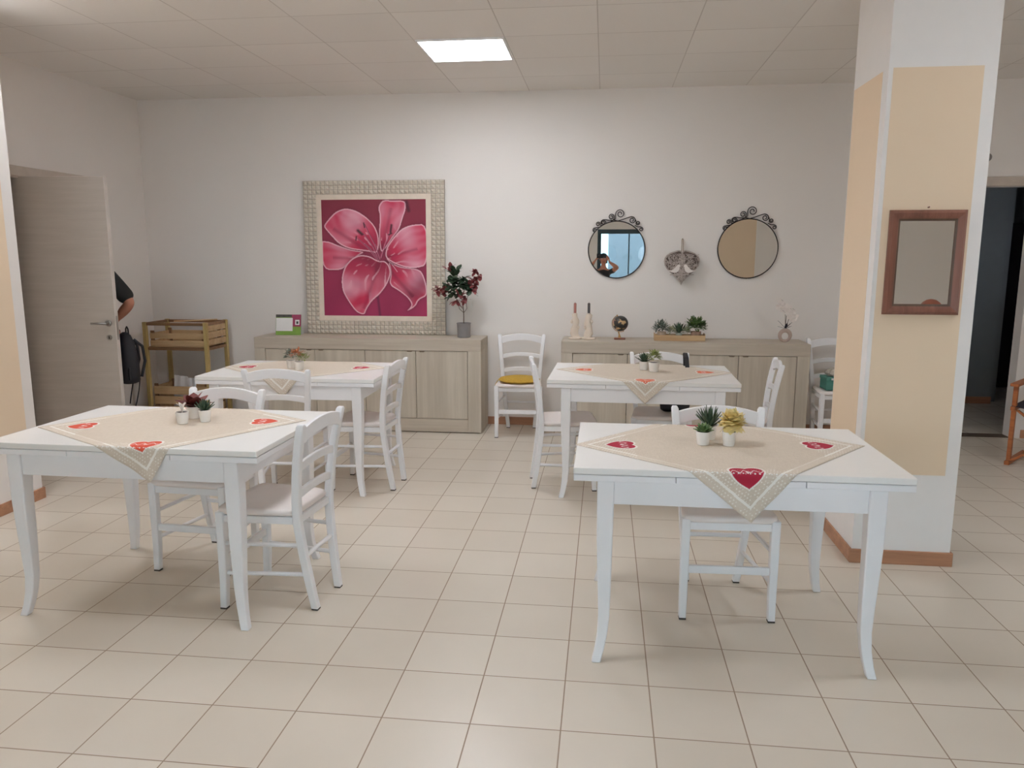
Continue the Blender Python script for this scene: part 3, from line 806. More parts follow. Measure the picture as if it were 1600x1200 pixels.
# ------------------------------------------------------------------ round mirrors with iron scrolls
def spiral(cx, cz, r, turns, a0, dirn=1, shrink=0.28, n=26):
    out = []
    for i in range(n+1):
        u = i/n; rr = r*(1-(1-shrink)*u); a = a0 + dirn*turns*2*PI*u
        out.append((cx+rr*math.cos(a), 0, cz+rr*math.sin(a)))
    return out
def round_mirror(label, x, z, R):
    t = thing('wall_mirror', label, 'mirror', (x, YB-0.014, z), group='round mirrors with iron scrolls')
    MB().lathe([(R-0.002, 0), (R-0.002, 0.004)], 72, mtx=Matrix.Rotation(PI/2, 4, 'X')).build('mirror_glass', 'mirror', t)
    MB().tube([((R)*math.cos(2*PI*k/72), -0.002, R*math.sin(2*PI*k/72)) for k in range(73)], 0.0052, 8, cap=False).build('ring', 'iron', t, smooth=80)
    for a in (0.8, 2.34, -PI/2):
        MB().box(R*math.cos(a)-0.006, R*math.cos(a)+0.006, 0.0, 0.014, R*math.sin(a)-0.006, R*math.sin(a)+0.006).build('wall_bracket', 'iron', t)
    k = 1/1740.0*(R/0.25)
    def P(px, pz): return ((px-530)*k, 0, (700-pz)*k)
    def sp(px, pz, r, turns, a0, d=1, sh=.3): c_ = P(px, pz); return spiral(c_[0], c_[2], r*k, turns, a0, d, sh)
    strands = [
      [P(430, 262), P(470, 250), P(506, 225), P(505, 180)] + sp(575, 155, 72, 1.6, PI*1.06, -1, .25),
      sp(440, 200, 50, 1.5, -0.9, 1, .3)[::-1] + [P(490, 250), P(540, 262)],
      [P(540, 262), P(620, 238), P(690, 212), P(745, 196)] + sp(760, 250, 52, 1.5, PI*.5, -1, .3),
      [P(745, 196), P(790, 212), P(815, 255), P(822, 300)] + sp(848, 292, 33, 1.5, PI*1.1, 1, .3),
      [P(800, 330), P(850, 352), P(890, 352)] + sp(898, 388, 32, 1.3, PI*.5, -1, .35),
      sp(322, 285, 38, 1.5, -0.5, 1, .3)[::-1] + [P(355, 320)],
      [P(470, 252), P(400, 250), P(350, 240), P(320, 242)] + sp(320, 283, 40, .4, PI*.5, 1, .9),
      sp(238, 308, 36, 1.5, -0.4, 1, .3)[::-1] + [P(280, 330), P(330, 315)],
      [P(310, 350), P(250, 358), P(205, 362)] + sp(190, 400, 36, 1.4, PI*.5, 1, .35),
    ]
    b = MB()
    for s_ in strands: b.tube(s_, 0.0038, 7)
    b.build('scrollwork', 'iron', t, smooth=80)
round_mirror('left round mirror with iron scrollwork, reflecting a bright window', 1.109, 1.581, 0.243)
round_mirror('right round mirror with iron scrollwork, reflecting the peach pillar', 2.217, 1.590, 0.249)

# ------------------------------------------------------------------ wicker heart
t = thing('wicker_heart', 'grey wicker heart with two white birds hanging between the round mirrors', 'wall ornament', (1.667, YB-0.045, 1.42))
def heart_pt(a, s=1.0):
    x = 16*math.sin(a)**3; z = 13*math.cos(a)-5*math.cos(2*a)-2*math.cos(3*a)-math.cos(4*a)
    if math.cos(a) > 0: z += 5.2*math.exp(-(x/5.0)**2)
    return x/16*0.148*s, (z+2.5)/14.5*0.138*s
b = MB(); n = 40
rings = []
for y, s_ in ((0.030, .80), (0.018, .93), (0.0, .97), (-0.018, .90), (-0.028, .70), (-0.033, .35)):
    rings.append([(heart_pt(2*PI*k/n, s_)[0], y, heart_pt(2*PI*k/n, s_)[1]) for k in range(n)])
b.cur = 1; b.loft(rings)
b.cur = 0
rr = random.Random(5)
def infl(x, z):
    r = min(1, math.hypot(x/0.15, z/0.14)); return -0.037 + 0.020*r**3.0
for i in range(420):
    a = rr.uniform(0, 2*PI); s_ = math.sqrt(rr.random())*.93; x, z = heart_pt(a, s_)
    d_ = rr.uniform(0, PI); L = rr.uniform(.014, .030); pts = []
    bend = rr.uniform(-1.2, 1.2)
    for k in range(5):
        u = k/4-.5; dd = d_ + bend*u; px, pz = x+math.cos(dd)*L*u*2, z+math.sin(dd)*L*u*2
        # stay inside the outline
        pts.append((px, -.037 + .021*s_**4 - rr.uniform(0, .004), pz))
    okp = [p for p in pts if (lambda q: q)(True)]
    e_ = [p for p in pts if abs(p[0]) < .15 and -.145 < p[2] < .13 and (p[2] > -.13 + abs(p[0])*1.05)]
    if len(e_) == 5: b.tube(e_, rr.uniform(.0016, .0026), 5)
for q_ in range(4):
    b.tube([(heart_pt(2*PI*k/n, 1.0-.012*q_)[0], (-.002-.006*q_+rr.uniform(-.002, .002)), heart_pt(2*PI*k/n, 1.0-.012*q_)[1]) for k in range(n+1)], .0028, 6, cap=False)
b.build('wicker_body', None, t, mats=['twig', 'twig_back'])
def bird(s_):
    b = MB(); P = [(0.022, 0.040), (0.032, 0.036), (0.040, 0.034), (0.033, 0.030), (0.034, 0.014), (0.044, -0.006), (0.050, -0.020), (0.060, -0.024)]
    P = [(.010, .026), (.018, .040), (.027, .044), (.036, .038), (.050, .022), (.070, .000), (.086, -.006), (.112, -.008), (.113, -.014), (.090, -.018), (.074, -.026), (.050, -.028), (.030, -.018), (.020, .000), (.018, .022)]
    b.prism([(s_*(x+.002), z-.006) for x, z in P], -.043, -.038)
    b.tube([(s_*.042, -.040, -.030), (s_*.044, -.040, -.042)], .0015, 5); b.tube([(s_*.056, -.040, -.030), (s_*.058, -.040, -.042)], .0015, 5)
    b.build('bird', 'w_petal', t)
bird(-1); bird(1)
MB().tube([(-.10, -.038, -.050), (0, -.041, -.053), (.10, -.038, -.050)], .004, 6).build('perch', 'twig', t)
MB().tube([(-.006, -.005, .10), (-.005, .0, .16), (-.002, .030, .245), (.004, .036, .257), (.008, .030, .245), (.010, .0, .16), (.009, -.005, .10)], .003, 6).build('hanging_loop', 'rope', t, smooth=80)
MB().tube([(.003, .045, .25), (.003, .022, .252)], .003, 8).build('nail', 'pad', t)

# ------------------------------------------------------------------ brown framed mirror on the pillar
t = thing('framed_mirror', 'rectangular mirror in a reddish brown wooden frame hanging on the pillar', 'mirror', (2.502, PY0-0.004, 1.497))
hw, hh = .1705, .243
def mitre(name, w0, w1, y0, y1, y2, mat):
    b = MB()
    for (sx, sz, ax) in ((0, 1, 'h'), (0, -1, 'h'), (1, 0, 'v'), (-1, 0, 'v')):
        prof = [(w0, 0.0), (w0, y0), ((w0*2+w1)/3, y1), ((w0+2*w1)/3, y1*.9), (w1, y2), (w1, 0.0)]
        rings = []
        for e_ in (-1, 1):
            r_ = []
            for w, y in prof:
                if ax == 'h': r_.append((e_*(hw-w), -y, sz*(hh-w)))
                else: r_.append((sx*(hw-w), -y, e_*(hh-w)))
            rings.append(r_)
        b.loft(rings)
    return b.build(name, mat, t, smooth=30)
mitre('frame', 0, .040, .012, .024, .014, 'brownframe')
mitre('inner_moulding', .040, .050, .014, .012, .006, 'brownframe_in')
MB().box(-hw+.048, hw-.048, -.006, -.003, -hh+.048, hh-.048).build('mirror_glass', 'mirror', t)
MB().tube([(0, 0.004, hh+.012), (0, -.010, hh+.013)], .0035, 8).build('nail', 'brownframe', t)

# ------------------------------------------------------------------ pots and plants
def pot(t, r0, r1, h, mat, soil=True, n=24):
    MB().lathe([(r0*.9, 0), (r0, .002), (r1, h-.003), (r1, h), (r1-.003, h), (r1-.004, h-.006), (.002, h-.007)], n).build('pot', mat, t, smooth=40)
    if soil: MB().lathe([(r1-.0045, h-.0075), (r1-.006, h-.004), (.003, h-.003)], 16).build('soil', 'soil', t, smooth=60)
def spiky(t, h0, n, L, w, mat, rnd, tilt=(0.2, 1.1), bend=.15, name='leaves', fat=.15, layers=3):
    b = MB()
    for i in range(n):
        a = i*2.39996; u = i/max(1, n-1); el = tilt[1] + (tilt[0]-tilt[1])*u
        el += rnd.uniform(-.1, .1)
        d_ = (math.cos(a)*math.sin(el), math.sin(a)*math.sin(el), math.cos(el))
        b.leaf((0.004*math.cos(a), 0.004*math.sin(a), h0), d_, L*rnd.uniform(.8, 1.05), w, bend=bend, fat=fat)
    return b.build(name, mat, t, smooth=60)
def bush(t, c, R, n, L, w, mat, rnd, name='leaves', stems=True):
    b = MB()
    for i in range(n):
        a = rnd.uniform(0, 2*PI); z = rnd.uniform(-.35, 1); s_ = math.sqrt(max(0, 1-z*z)); q = rnd.uniform(.35, 1)
        p_ = Vector((c[0]+R[0]*s_*math.cos(a)*q, c[1]+R[1]*s_*math.sin(a)*q, c[2]+R[2]*z*q))
        d_ = Vector((s_*math.cos(a)+rnd.uniform(-.5, .5), s_*math.sin(a)+rnd.uniform(-.5, .5), z+rnd.uniform(-.2, .7)))
        b.leaf(p_, d_, L*rnd.uniform(.7, 1.2), w*rnd.uniform(.8, 1.2), bend=rnd.uniform(-.2, .4), n=4)
    return b.build(name, mat, t, smooth=60)
def potted(label, x, y, z=TOP+0.003, cat='potted plant', group=None, name='potted_plant'):
    return thing(name, label, cat, (x, y, z), group=group)
GR = 'small white pots on the dining tables'
rn = random.Random(11)
# near right table
t = potted('white pot with a low reddish green rosette, front left on the near right table', 1.425, -.062, group=GR)
pot(t, .024, .030, .056, 'pot_white'); spiky(t, .052, 26, .042, .017, 'g_mid', rn, (.15, 1.25), .1, fat=.25)
t = potted('white pot with a dark spiky agave behind the rosette pot on the near right table', 1.462, .035, group=GR)
pot(t, .024, .030, .060, 'pot_white'); spiky(t, .056, 34, .088, .012, 'g_dark', rn, (.05, 1.05), -.05, fat=.3)
t = potted('white pot with a large pale yellow flower on the near right table', 1.527, -.066, group=GR)
pot(t, .022, .027, .058, 'pot_white')
MB().tube([(0, 0, .05), (.004, .004, .065), (.010, .010, .082)], .004, 6).build('stem', 'stem', t, smooth=60)
b = MB()
for i in range(90):
    a = i*2.4; el = .15 + 2.05*(i/90); d_ = (math.cos(a)*math.sin(el), math.sin(a)*math.sin(el), math.cos(el))
    b.leaf((.012+d_[0]*.006, .010+d_[1]*.006, .094+d_[2]*.006), d_, rn.uniform(.044, .058), .044, bend=rn.uniform(-.3, .4), n=5)
b.build('flower', 'y_petal', t, smooth=60)
# near left table
t = potted('white pot with a tiny white sprig, front left on the near left table', -.894, .050, group=GR)
pot(t, .023, .029, .056, 'pot_white')
b = MB()
for i in range(5):
    a = i*1.3; b.tube([(0, 0, .05), (.004*math.cos(a), .004*math.sin(a), .07), (.010*math.cos(a), .010*math.sin(a), .086)], .0022, 5); b.leaf((.009*math.cos(a), .009*math.sin(a), .082), (math.cos(a)*.5, math.sin(a)*.5, 1), .020, .012, n=4)
b.build('sprig', 'w_petal', t, smooth=60)
t = potted('white pot with a dark green spiky succulent on the near left table', -.815, .105, group=GR)
pot(t, .022, .028, .056, 'pot_white'); spiky(t, .052, 30, .056, .011, 'g_dark', rn, (.05, 1.1), -.05, fat=.3)
t = potted('white pot with broad dark red leaves at the back of the near left table', -.905, .170, group=GR)
pot(t, .027, .034, .058, 'pot_white')
b = MB()
for i in range(12):
    a = i*2.4; el = 1.25-.08*i; d_ = (math.cos(a)*math.sin(el), math.sin(a)*math.sin(el), math.cos(el)); b.leaf((0, 0, .054+.001*i), (d_[0]-.25, d_[1], d_[2]), .105-.004*i, .056, bend=.2, n=6)
b.build('leaves', 'r_dark', t, smooth=60)
# back left table
t = potted('white pot with a bushy grey green succulent on the back left table', -1.108, 1.80, group=GR)
pot(t, .024, .030, .056, 'pot_white'); bush(t, (0, 0, .085), (.036, .036, .036), 80, .022, .010, 'g_grey', rn)
t = potted('white pot with an orange and olive succulent on the back left table', -1.015, 1.715, group=GR)
pot(t, .026, .032, .060, 'pot_white'); bush(t, (-.015, 0, .108), (.038, .036, .034), 60, .026, .012, 'orange_leaf', rn, 'orange_leaves'); bush(t, (.03, 0, .082), (.034, .036, .030), 60, .022, .010, 'g_light', rn)
# back right table
t = potted('white pot with a dark spiky succulent on the back right table', 1.288, 2.020, group=GR)
pot(t, .026, .032, .058, 'pot_white'); spiky(t, .054, 32, .066, .013, 'g_dark', rn, (.05, 1.15), -.05, fat=.3)
t = potted('white pot with a light green leafy succulent on the back right table', 1.350, 1.952, group=GR)
pot(t, .029, .036, .062, 'pot_white'); bush(t, (0, 0, .098), (.036, .036, .040), 90, .028, .012, 'g_light', rn)

ST = 0.8212; YS = 3.45
# desk calendar
t = thing('desk_calendar', 'small desk calendar with a green foot and magenta picture on the left sideboard', 'calendar', (-1.815, 3.43, ST), rz=math.radians(4))
MB().add([(-.115, 0, 0), (.115, 0, 0), (.115, .035, .182), (-.115, .035, .182), (-.115, .002, 0), (.115, .002, 0), (.115, .037, .182), (-.115, .037, .182)], [(0, 1, 2, 3), (5, 4, 7, 6), (0, 4, 5, 1), (3, 2, 6, 7), (0, 3, 7, 4), (1, 5, 6, 2)]).build('front_card', 'green_print', t)
MB().add([(-.115, .075, 0), (.115, .075, 0), (.115, .039, .182), (-.115, .039, .182), (-.115, .077, 0), (.115, .077, 0), (.115, .041, .182), (-.115, .041, .182)], [(0, 1, 2, 3), (5, 4, 7, 6), (0, 4, 5, 1), (3, 2, 6, 7), (0, 3, 7, 4), (1, 5, 6, 2)]).build('back_card', 'paper', t)
def card(x0, x1, z0, z1, mat, name, lift):
    f = lambda z: z*.035/.182 - lift
    MB().add([(x0, f(z0), z0), (x1, f(z0), z0), (x1, f(z1), z1), (x0, f(z1), z1), (x0, f(z0)+.0006, z0), (x1, f(z0)+.0006, z0), (x1, f(z1)+.0006, z1), (x0, f(z1)+.0006, z1)], [(0, 1, 2, 3), (5, 4, 7, 6), (0, 4, 5, 1), (3, 2, 6, 7), (0, 3, 7, 4), (1, 5, 6, 2)]).build(name, mat, t)
card(-.115, .115, .158, .182, 'dark_print', 'photo_strip', .0012)
card(.032, .115, .075, .182, 'magenta_print', 'picture', .0020)
card(.062, .102, .090, .136, 'paper', 'picture_detail', .0028)
card(.074, .092, .100, .122, 'dark_print', 'picture_detail', .0036)
card(-.112, .040, .036, .152, 'paper', 'date_sheet', .0030)
# tree-like plant in grey pot
t = thing('potted_plant', 'slender branching plant with green and red leaves in a grey pot on the left sideboard', 'potted plant', (-.205, 3.43, ST))
MB().lathe([(.050, 0), (.056, .004), (.060, .120), (.063, .121), (.063, .128), (.058, .128), (.056, .115), (.003, .113)], 28).build('pot', 'pot_grey', t, smooth=40)
MB().lathe([(.0555, .112), (.05, .117), (.004, .118)], 20).build('soil', 'soil', t, smooth=60)
b = MB()
trunk = [(0, 0, .115), (0, .003, .22), (-.01, 0, .30), (-.018, 0, .36)]
br = [[(0, .003, .215), (.025, .01, .25), (.022, .01, .31), (.05, 0, .40), (.10, 0, .46), (.145, 0, .55)],
      [(0, .003, .215), (-.04, .01, .25), (-.055, .02, .31), (-.09, .01, .38), (-.17, 0, .40), (-.24, 0, .38)],
      [(-.018, 0, .36), (-.04, 0, .45), (-.07, 0, .52), (-.085, 0, .60)],
      [(-.018, 0, .36), (.01, .01, .42), (-.01, .02, .50)],
      [(-.01, 0, .31), (-.05, -.02, .33), (-.09, -.02, .31)]]
b.tube(trunk, [.0045, .004, .0035, .003], 7)
for s_ in br: b.tube(s_, .0024, 6)
b.build('stem', 'stem', t, smooth=60)
def cluster(mat, name, cs, n, L, w):
    b = MB()
    for c in cs:
        for i in range(n):
            d_ = (rn.uniform(-1, 1), rn.uniform(-1, .6), rn.uniform(-.6, 1)); p_ = (c[0]+rn.uniform(-c[3], c[3]), c[1]+rn.uniform(-.03, .02), c[2]+rn.uniform(-c[3], c[3]))
            b.leaf(p_, d_, L*rn.uniform(.7, 1.2), w, bend=rn.uniform(0, .4), n=5)
    return b.build(name, mat, t, smooth=60)
cluster('g_dark', 'green_leaves', [(-.08, 0, .57, .035), (-.09, 0, .50, .035), (-.06, 0, .44, .03), (-.10, 0, .37, .03), (-.115, 0, .44, .025), (-.02, 0, .50, .022), (.03, 0, .46, .02), (.05, .0, .42, .018)], 17, .070, .050)
cluster('r_leaf', 'red_leaves', [(-.20, 0, .40, .035), (-.235, 0, .41, .025), (-.15, 0, .40, .03), (.07, 0, .49, .025), (.10, 0, .48, .025), (.13, 0, .52, .022), (.115, 0, .57, .015), (-.125, 0, .59, .02), (-.02, -.01, .37, .02), (.01, -.01, .34, .02), (-.07, -.01, .30, .02), (.10, 0, .42, .012)], 11, .056, .038)
# candle holders
def candle_holder(x, label, wax, ang, seed):
    t = thing('candle_holder', label, 'candle holder', (x, 3.44, ST), rz=ang, group='cream ceramic candle holders')
    rr = random.Random(seed); b = MB()
    b.lathe([(.056, 0), (.059, .006), (.056, .012), (.035, .016)], 28); b.build('base', 'cream_cer', t, smooth=50)
    b = MB(); rings = []
    for i in range(15):
        u = i/14; z = .012+.200*u; w = (.036-.012*u) + .003*math.sin(u*17+seed); dpt = .026-.006*u
        ox = .006*math.sin(u*9+seed)
        rings.append([(ox+w*math.cos(2*PI*k/18)*(1+.12*math.sin(3*2*PI*k/18+seed)), dpt*math.sin(2*PI*k/18), z) for k in range(18)])
    b.loft(rings)
    for i in range(3):
        z = .05+.05*i; s_ = 1 if (i+seed) % 2 else -1
        b.sphere((s_*(.028-.02*z), -.006, z), .014, 12, 8, (1, .8, 1.3))
    b.lathe([(.017, .205), (.019, .212), (.019, .222), (.014, .222)], 20)
    b.build('figure', 'cream_cer', t, smooth=60)
    c = MB().lathe([(.0115, .214), (.0115, .302), (.009, .308), (.002, .310)], 16).build('candle', wax, t, smooth=50)
    MB().tube([(0, 0, .308), (.001, 0, .318)], .0009, 5).build('wick', 'pad', c)
candle_holder(.765, 'cream candle holder with a dusky red candle, left of the pair', 'candle_red', .1, 2)
candle_holder(.883, 'cream candle holder with a charcoal candle, beside the globe', 'candle_dark', -.15, 5)
# globe
t = thing('globe', 'small black desk globe with golden continents on the right sideboard', 'globe', (1.150, 3.44, ST))
MB().box(-.048, .048, -.030, .030, 0, .014).build('foot', 'brownframe', t, bevel=.004)
tilt = Matrix.Translation((.004, 0, .137)) @ Matrix.Rotation(math.radians(-23), 4, 'Y')
m, bb = new_mat('black_globe_with_gold_land'); cc = coords()
nn = noise(cc, 22, 5, .55); land = (nn > .56)
setc(bb, mixc(land, srgb(46, 46, 44), mixc(noise(cc, 9, 2) > .5, srgb(198, 164, 118), srgb(196, 128, 112)))); bb.inputs['Roughness'].default_value = .35
MAT['globe'] = m
MB().sphere((0, 0, 0), .066, 36, 20, mtx=tilt).build('ball', 'globe', t, smooth=80)
b = MB(); b.tube([tuple(tilt @ Vector((.072*math.sin(a)*-1, 0, .072*math.cos(a)))) for a in [PI*k/16 for k in range(17)]], .0028, 6)
b.tube([tuple(tilt @ Vector((0, 0, .066))), tuple(tilt @ Vector((0, 0, .082)))], [.006, .003], 8)
b.tube([tuple(tilt @ Vector((0, 0, -.066))), tuple(tilt @ Vector((0, 0, -.074)))], .004, 8)
b.tube([(0, 0, .012), (-.004, 0, .04), (-.012, 0, .070)], [.014, .006, .005], 12)
b.build('meridian', 'gold', t, smooth=60)
# wooden tray with five small plants
t = thing('wooden_tray', 'shallow wooden tray holding five little plants on the right sideboard', 'tray', (1.650, 3.43, ST), rz=math.radians(-1))
b = MB(); hx, hy, hz = .205, .055, .048
b.box(-hx, hx, -hy, hy, 0, .008); b.build('tray_base', 'pine_dark', t)
b = MB(); b.box(-hx, hx, -hy-.006, -hy, 0, hz); b.box(-hx, hx, hy, hy+.006, 0, hz); b.box(-hx-.006, -hx, -hy-.006, hy+.006, 0, hz+.012); b.box(hx, hx+.006, -hy-.006, hy+.006, 0, hz+.012)
b.build('tray_sides', 'pine', t, bevel=.001)
TG = 'plants in the wooden tray'; tz = ST+.0095
t = potted('beige pot with a loose grey green bush at the left end of the wooden tray', 1.503, 3.43, tz, group=TG)
pot(t, .030, .038, .062, 'pot_beige'); bush(t, (0, 0, .090), (.062, .036, .056), 190, .028, .014, 'g_grey', rn)
t = potted('pale grey rosette succulent, second from the left in the wooden tray', 1.588, 3.425, tz, group=TG)
pot(t, .022, .028, .036, 'pot_beige'); bush(t, (0, 0, .068), (.034, .030, .040), 90, .022, .014, 'g_pale', rn)
t = potted('dark spiky aloe in a pale mint pot in the middle of the wooden tray', 1.647, 3.43, tz, group=TG)
pot(t, .024, .027, .056, 'pot_mint'); spiky(t, .052, 36, .092, .016, 'g_dark', rn, (.05, .75), -.05, fat=.3)
t = potted('rounded pale olive succulent, second from the right in the wooden tray', 1.708, 3.425, tz, group=TG)
pot(t, .022, .027, .032, 'pot_beige'); bush(t, (0, 0, .064), (.036, .030, .038), 110, .020, .014, 'g_pale', rn)
t = potted('tall bushy green plant in a taupe pot at the right end of the wooden tray', 1.788, 3.43, tz, group=TG)
pot(t, .036, .044, .068, 'pot_terra'); bush(t, (-.004, 0, .108), (.078, .036, .070), 330, .032, .018, 'g_mid', rn)
# ring vase with white orchid
t = thing('flower_vase', 'rose beige ring-shaped vase with white orchids at the right end of the right sideboard', 'vase', (2.515, 3.42, ST))
b = MB(); b.tube([(.042*math.sin(a), 0, .052+.044*-math.cos(a)) for a in [2*PI*k/30 for k in range(31)]], [.010+.008*abs(math.sin(PI*k/30)) for k in range(31)], 12, cap=False)
b.lathe([(.024, 0), (.026, .003), (.018, .010)], 20); b.tube([(0, 0, .092), (0, 0, .112)], [.012, .010], 12)
b.build('ring_body', 'vase', t, smooth=70)
st = [[(0, 0, .108), (-.004, 0, .18), (-.01, 0, .26), (-.03, 0, .33)], [(0, 0, .108), (.02, 0, .18), (.045, 0, .24), (.062, 0, .27)], [(0, 0, .108), (-.002, -.01, .17), (0, -.01, .22)]]
b = MB()
for s_ in st: b.tube(s_, .002, 6)
b.build('stem', 'stem', t, smooth=60)
b = MB()
for d_, L in (((-.75, 0, .95), .085), ((-.9, -.1, .35), .06), ((.7, 0, .9), .07), ((.9, 0, .5), .05), ((.1, -.3, .9), .05)): b.leaf((0, 0, .110), d_, L*1.1, .026, bend=.1)
b.build('leaves', 'canvas_dark', t, smooth=60)
b = MB()
for c in ((-.065, .29), (-.05, .33), (-.03, .27), (.0, .25), (-.015, .30), (.03, .21), (.055, .19), (.07, .215), (.02, .28), (.05, .25)):
    for i in range(5):
        a = i*2*PI/5+c[0]*40; b.leaf((c[0], -.005, c[1]), (math.cos(a), -.35, math.sin(a)), .034, .026, up=(0, 1, 0), bend=.1, n=4)
b.build('flowers', 'w_petal', t, smooth=60)
b = MB()
for c in ((-.03, .335), (.068, .262), (.05, .262), (-.012, .245)):
    b.leaf((c[0], -.012, c[1]), (-.6, 0, .8), .026, .012); 
b.build('buds', 'brownframe_in', t, smooth=60)

# ------------------------------------------------------------------ pine rack with crates in the corner
RX0, RX1, RY0, RY1, RZ = -3.045, -2.475, 3.20, 3.56, .945
t = thing('storage_rack', 'open pine rack in the back left corner holding two slatted crates', 'rack', ((RX0+RX1)/2, (RY0+RY1)/2, 0))
hx, hy = (RX1-RX0)/2, (RY1-RY0)/2; pw = .017
for sx in (-1, 1):
    for sy in (-1, 1):
        MB().box(sx*hx-pw, sx*hx+pw, sy*hy-pw, sy*hy+pw, 0, RZ).build('leg', 'pine_z', t, bevel=.003)
for z0, z1 in ((.915, .940), (.695, .720), (.075, .100)):
    b = MB(); b.box(-hx+pw, hx-pw, -hy-.010, -hy+.010, z0, z1); b.box(-hx+pw, hx-pw, hy-.010, hy+.010, z0, z1)
    b.box(-hx-.010, -hx+.010, -hy+pw, hy-pw, z0, z1); b.box(hx-.010, hx+.010, -hy+pw, hy-pw, z0, z1)
    if z0 < .9: 
        for k in (-.12, 0, .12): b.box(-hx+.010, hx-.010, k-.02, k+.02, z1-.012, z1)
    b.build('rail', 'pine_dark', t, bevel=.002)
for z0, z1 in ((.735, .79), (.80, .855), (.865, .912)):
    b = MB(); b.box(hx-.008, hx+.008, -hy+pw, hy-pw, z0, z1); b.build('side_slat', 'pine', t, bevel=.002)
def crate(label, x, y, z, w, d, h, rows, open_=False):
    t = thing('crate', label, 'crate', (x, y, z), group='slatted pine crates')
    hw, hd = w/2, d/2
    MB().box(-hw, hw, -hd, hd, 0, .006).build('bottom', 'pine', t)
    for s_ in (-1, 1):
        for q_ in (-1, 1): MB().box(s_*hw-(.032 if s_ > 0 else 0)-.0, s_*hw+(.032 if s_ < 0 else 0), q_*(hd-.016)-.008, q_*(hd-.016)+.008, .006, h).build('corner_post', 'pine_dark', t, bevel=.001)
    n = rows; sh = (h-.012)/n
    for k in range(n):
        z0 = .008+k*sh; z1 = z0+sh-.018
        MB().box(-hw, hw, -hd-.001, -hd+.007, z0, z1).build('slat', 'pine', t, bevel=.001)
        MB().box(-hw, hw, hd-.007, hd+.001, z0, z1).build('slat', 'pine', t, bevel=.001)
        for s_ in (-1, 1): MB().box(s_*(hw-.004)-.004, s_*(hw-.004)+.004, -hd+.008, hd-.008, z0, z1).build('slat', 'pine', t, bevel=.001)
    return t
crate('slatted pine crate on the upper shelf of the corner rack', -2.76, 3.38, .7215, .515, .315, .145, 2)
crate('slatted pine crate with white papers on the lower shelf of the corner rack', -2.76, 3.38, .1015, .515, .315, .285, 3)
t = thing('paper_stack', 'crumpled white papers sticking out of the lower pine crate', 'papers', (-2.80, 3.36, .109))
for i, (x, a, h, w_) in enumerate(((-.03, .25, .34, .13), (.02, -.35, .325, .12), (.045, .12, .31, .10))):
    R_ = Matrix.Rotation(a, 4, 'Y') @ Matrix.Rotation(.12*i, 4, 'X')
    b = MB(); nn_ = 8; rr_ = [[((x-w_/2+w_*k/nn_), -.05+.03*i+.006*math.sin(k*1.3+i)+dy, z) for k in range(nn_+1)] for z in (.004, h*.5, h) for dy in (0,)]
    vs = [p_ for r_ in rr_ for p_ in r_] + [(p_[0], p_[1]+.003, p_[2]) for r_ in rr_ for p_ in r_]; m_ = nn_+1; o3 = 3*m_
    fs = [(r_*m_+k, r_*m_+k+1, (r_+1)*m_+k+1, (r_+1)*m_+k) for r_ in range(2) for k in range(nn_)] + [(o3+r_*m_+k, o3+(r_+1)*m_+k, o3+(r_+1)*m_+k+1, o3+r_*m_+k+1) for r_ in range(2) for k in range(nn_)]
    fs += [(2*m_+k, 2*m_+k+1, o3+2*m_+k+1, o3+2*m_+k) for k in range(nn_)] + [(r_*m_, (r_+1)*m_, o3+(r_+1)*m_, o3+r_*m_) for r_ in range(2)] + [(r_*m_+nn_, o3+r_*m_+nn_, o3+(r_+1)*m_+nn_, (r_+1)*m_+nn_) for r_ in range(2)]
    T_ = Matrix.Translation((x, 0, 0)) @ Matrix.Rotation(a*.35, 4, 'Y') @ Matrix.Translation((-x, 0, 0))
    b.add(vs, fs, T_).build('sheet', 'paper', t)
t = thing('garden_cane', 'thin pale stick lying across the upper crate of the corner rack', 'stick', (-2.66, 3.38, .9425), rz=.8)
MB().tube([(-.19, 0, .006), (.19, 0, .006)], .006, 8).build('cane', 'pine', t, smooth=60)

# ------------------------------------------------------------------ bag on the back right chair
t = thing('shoulder_bag', 'black shoulder bag on the chair behind the back right table, strap over the post', 'bag', (1.535, 2.165, .464))
b = MB(); rings = []
for z, wx_, wy_ in ((0, .085, .045), (.010, .098, .055), (.06, .105, .060), (.11, .095, .045), (.145, .082, .018), (.150, .078, .010)):
    rings.append([(wx_*abs(math.cos(a))**.6*(1 if math.cos(a) > 0 else -1)-.02, wy_*abs(math.sin(a))**.7*(1 if math.sin(a) > 0 else -1), z) for a in [2*PI*k/28 for k in range(28)]])
b.loft(rings).build('body', 'black_nylon', t, smooth=50)
b = MB(); pth = [(.050, -.005, .14), (.056, .005, .22), (.058, .010, .30), (.050, .008, .37), (.044, .018, .392), (.044, .050, .400), (.046, .086, .392), (.050, .095, .34), (.055, .085, .25), (.05, .055, .15), (.04, .02, .145)]
rings = []
for i, p_ in enumerate(pth):
    rings.append([(p_[0]-.014, p_[1]-.0015, p_[2]), (p_[0]+.014, p_[1]-.0015, p_[2]), (p_[0]+.014, p_[1]+.0015, p_[2]), (p_[0]-.014, p_[1]+.0015, p_[2])])
b.loft(rings).build('strap', 'black_nylon', t, smooth=60)
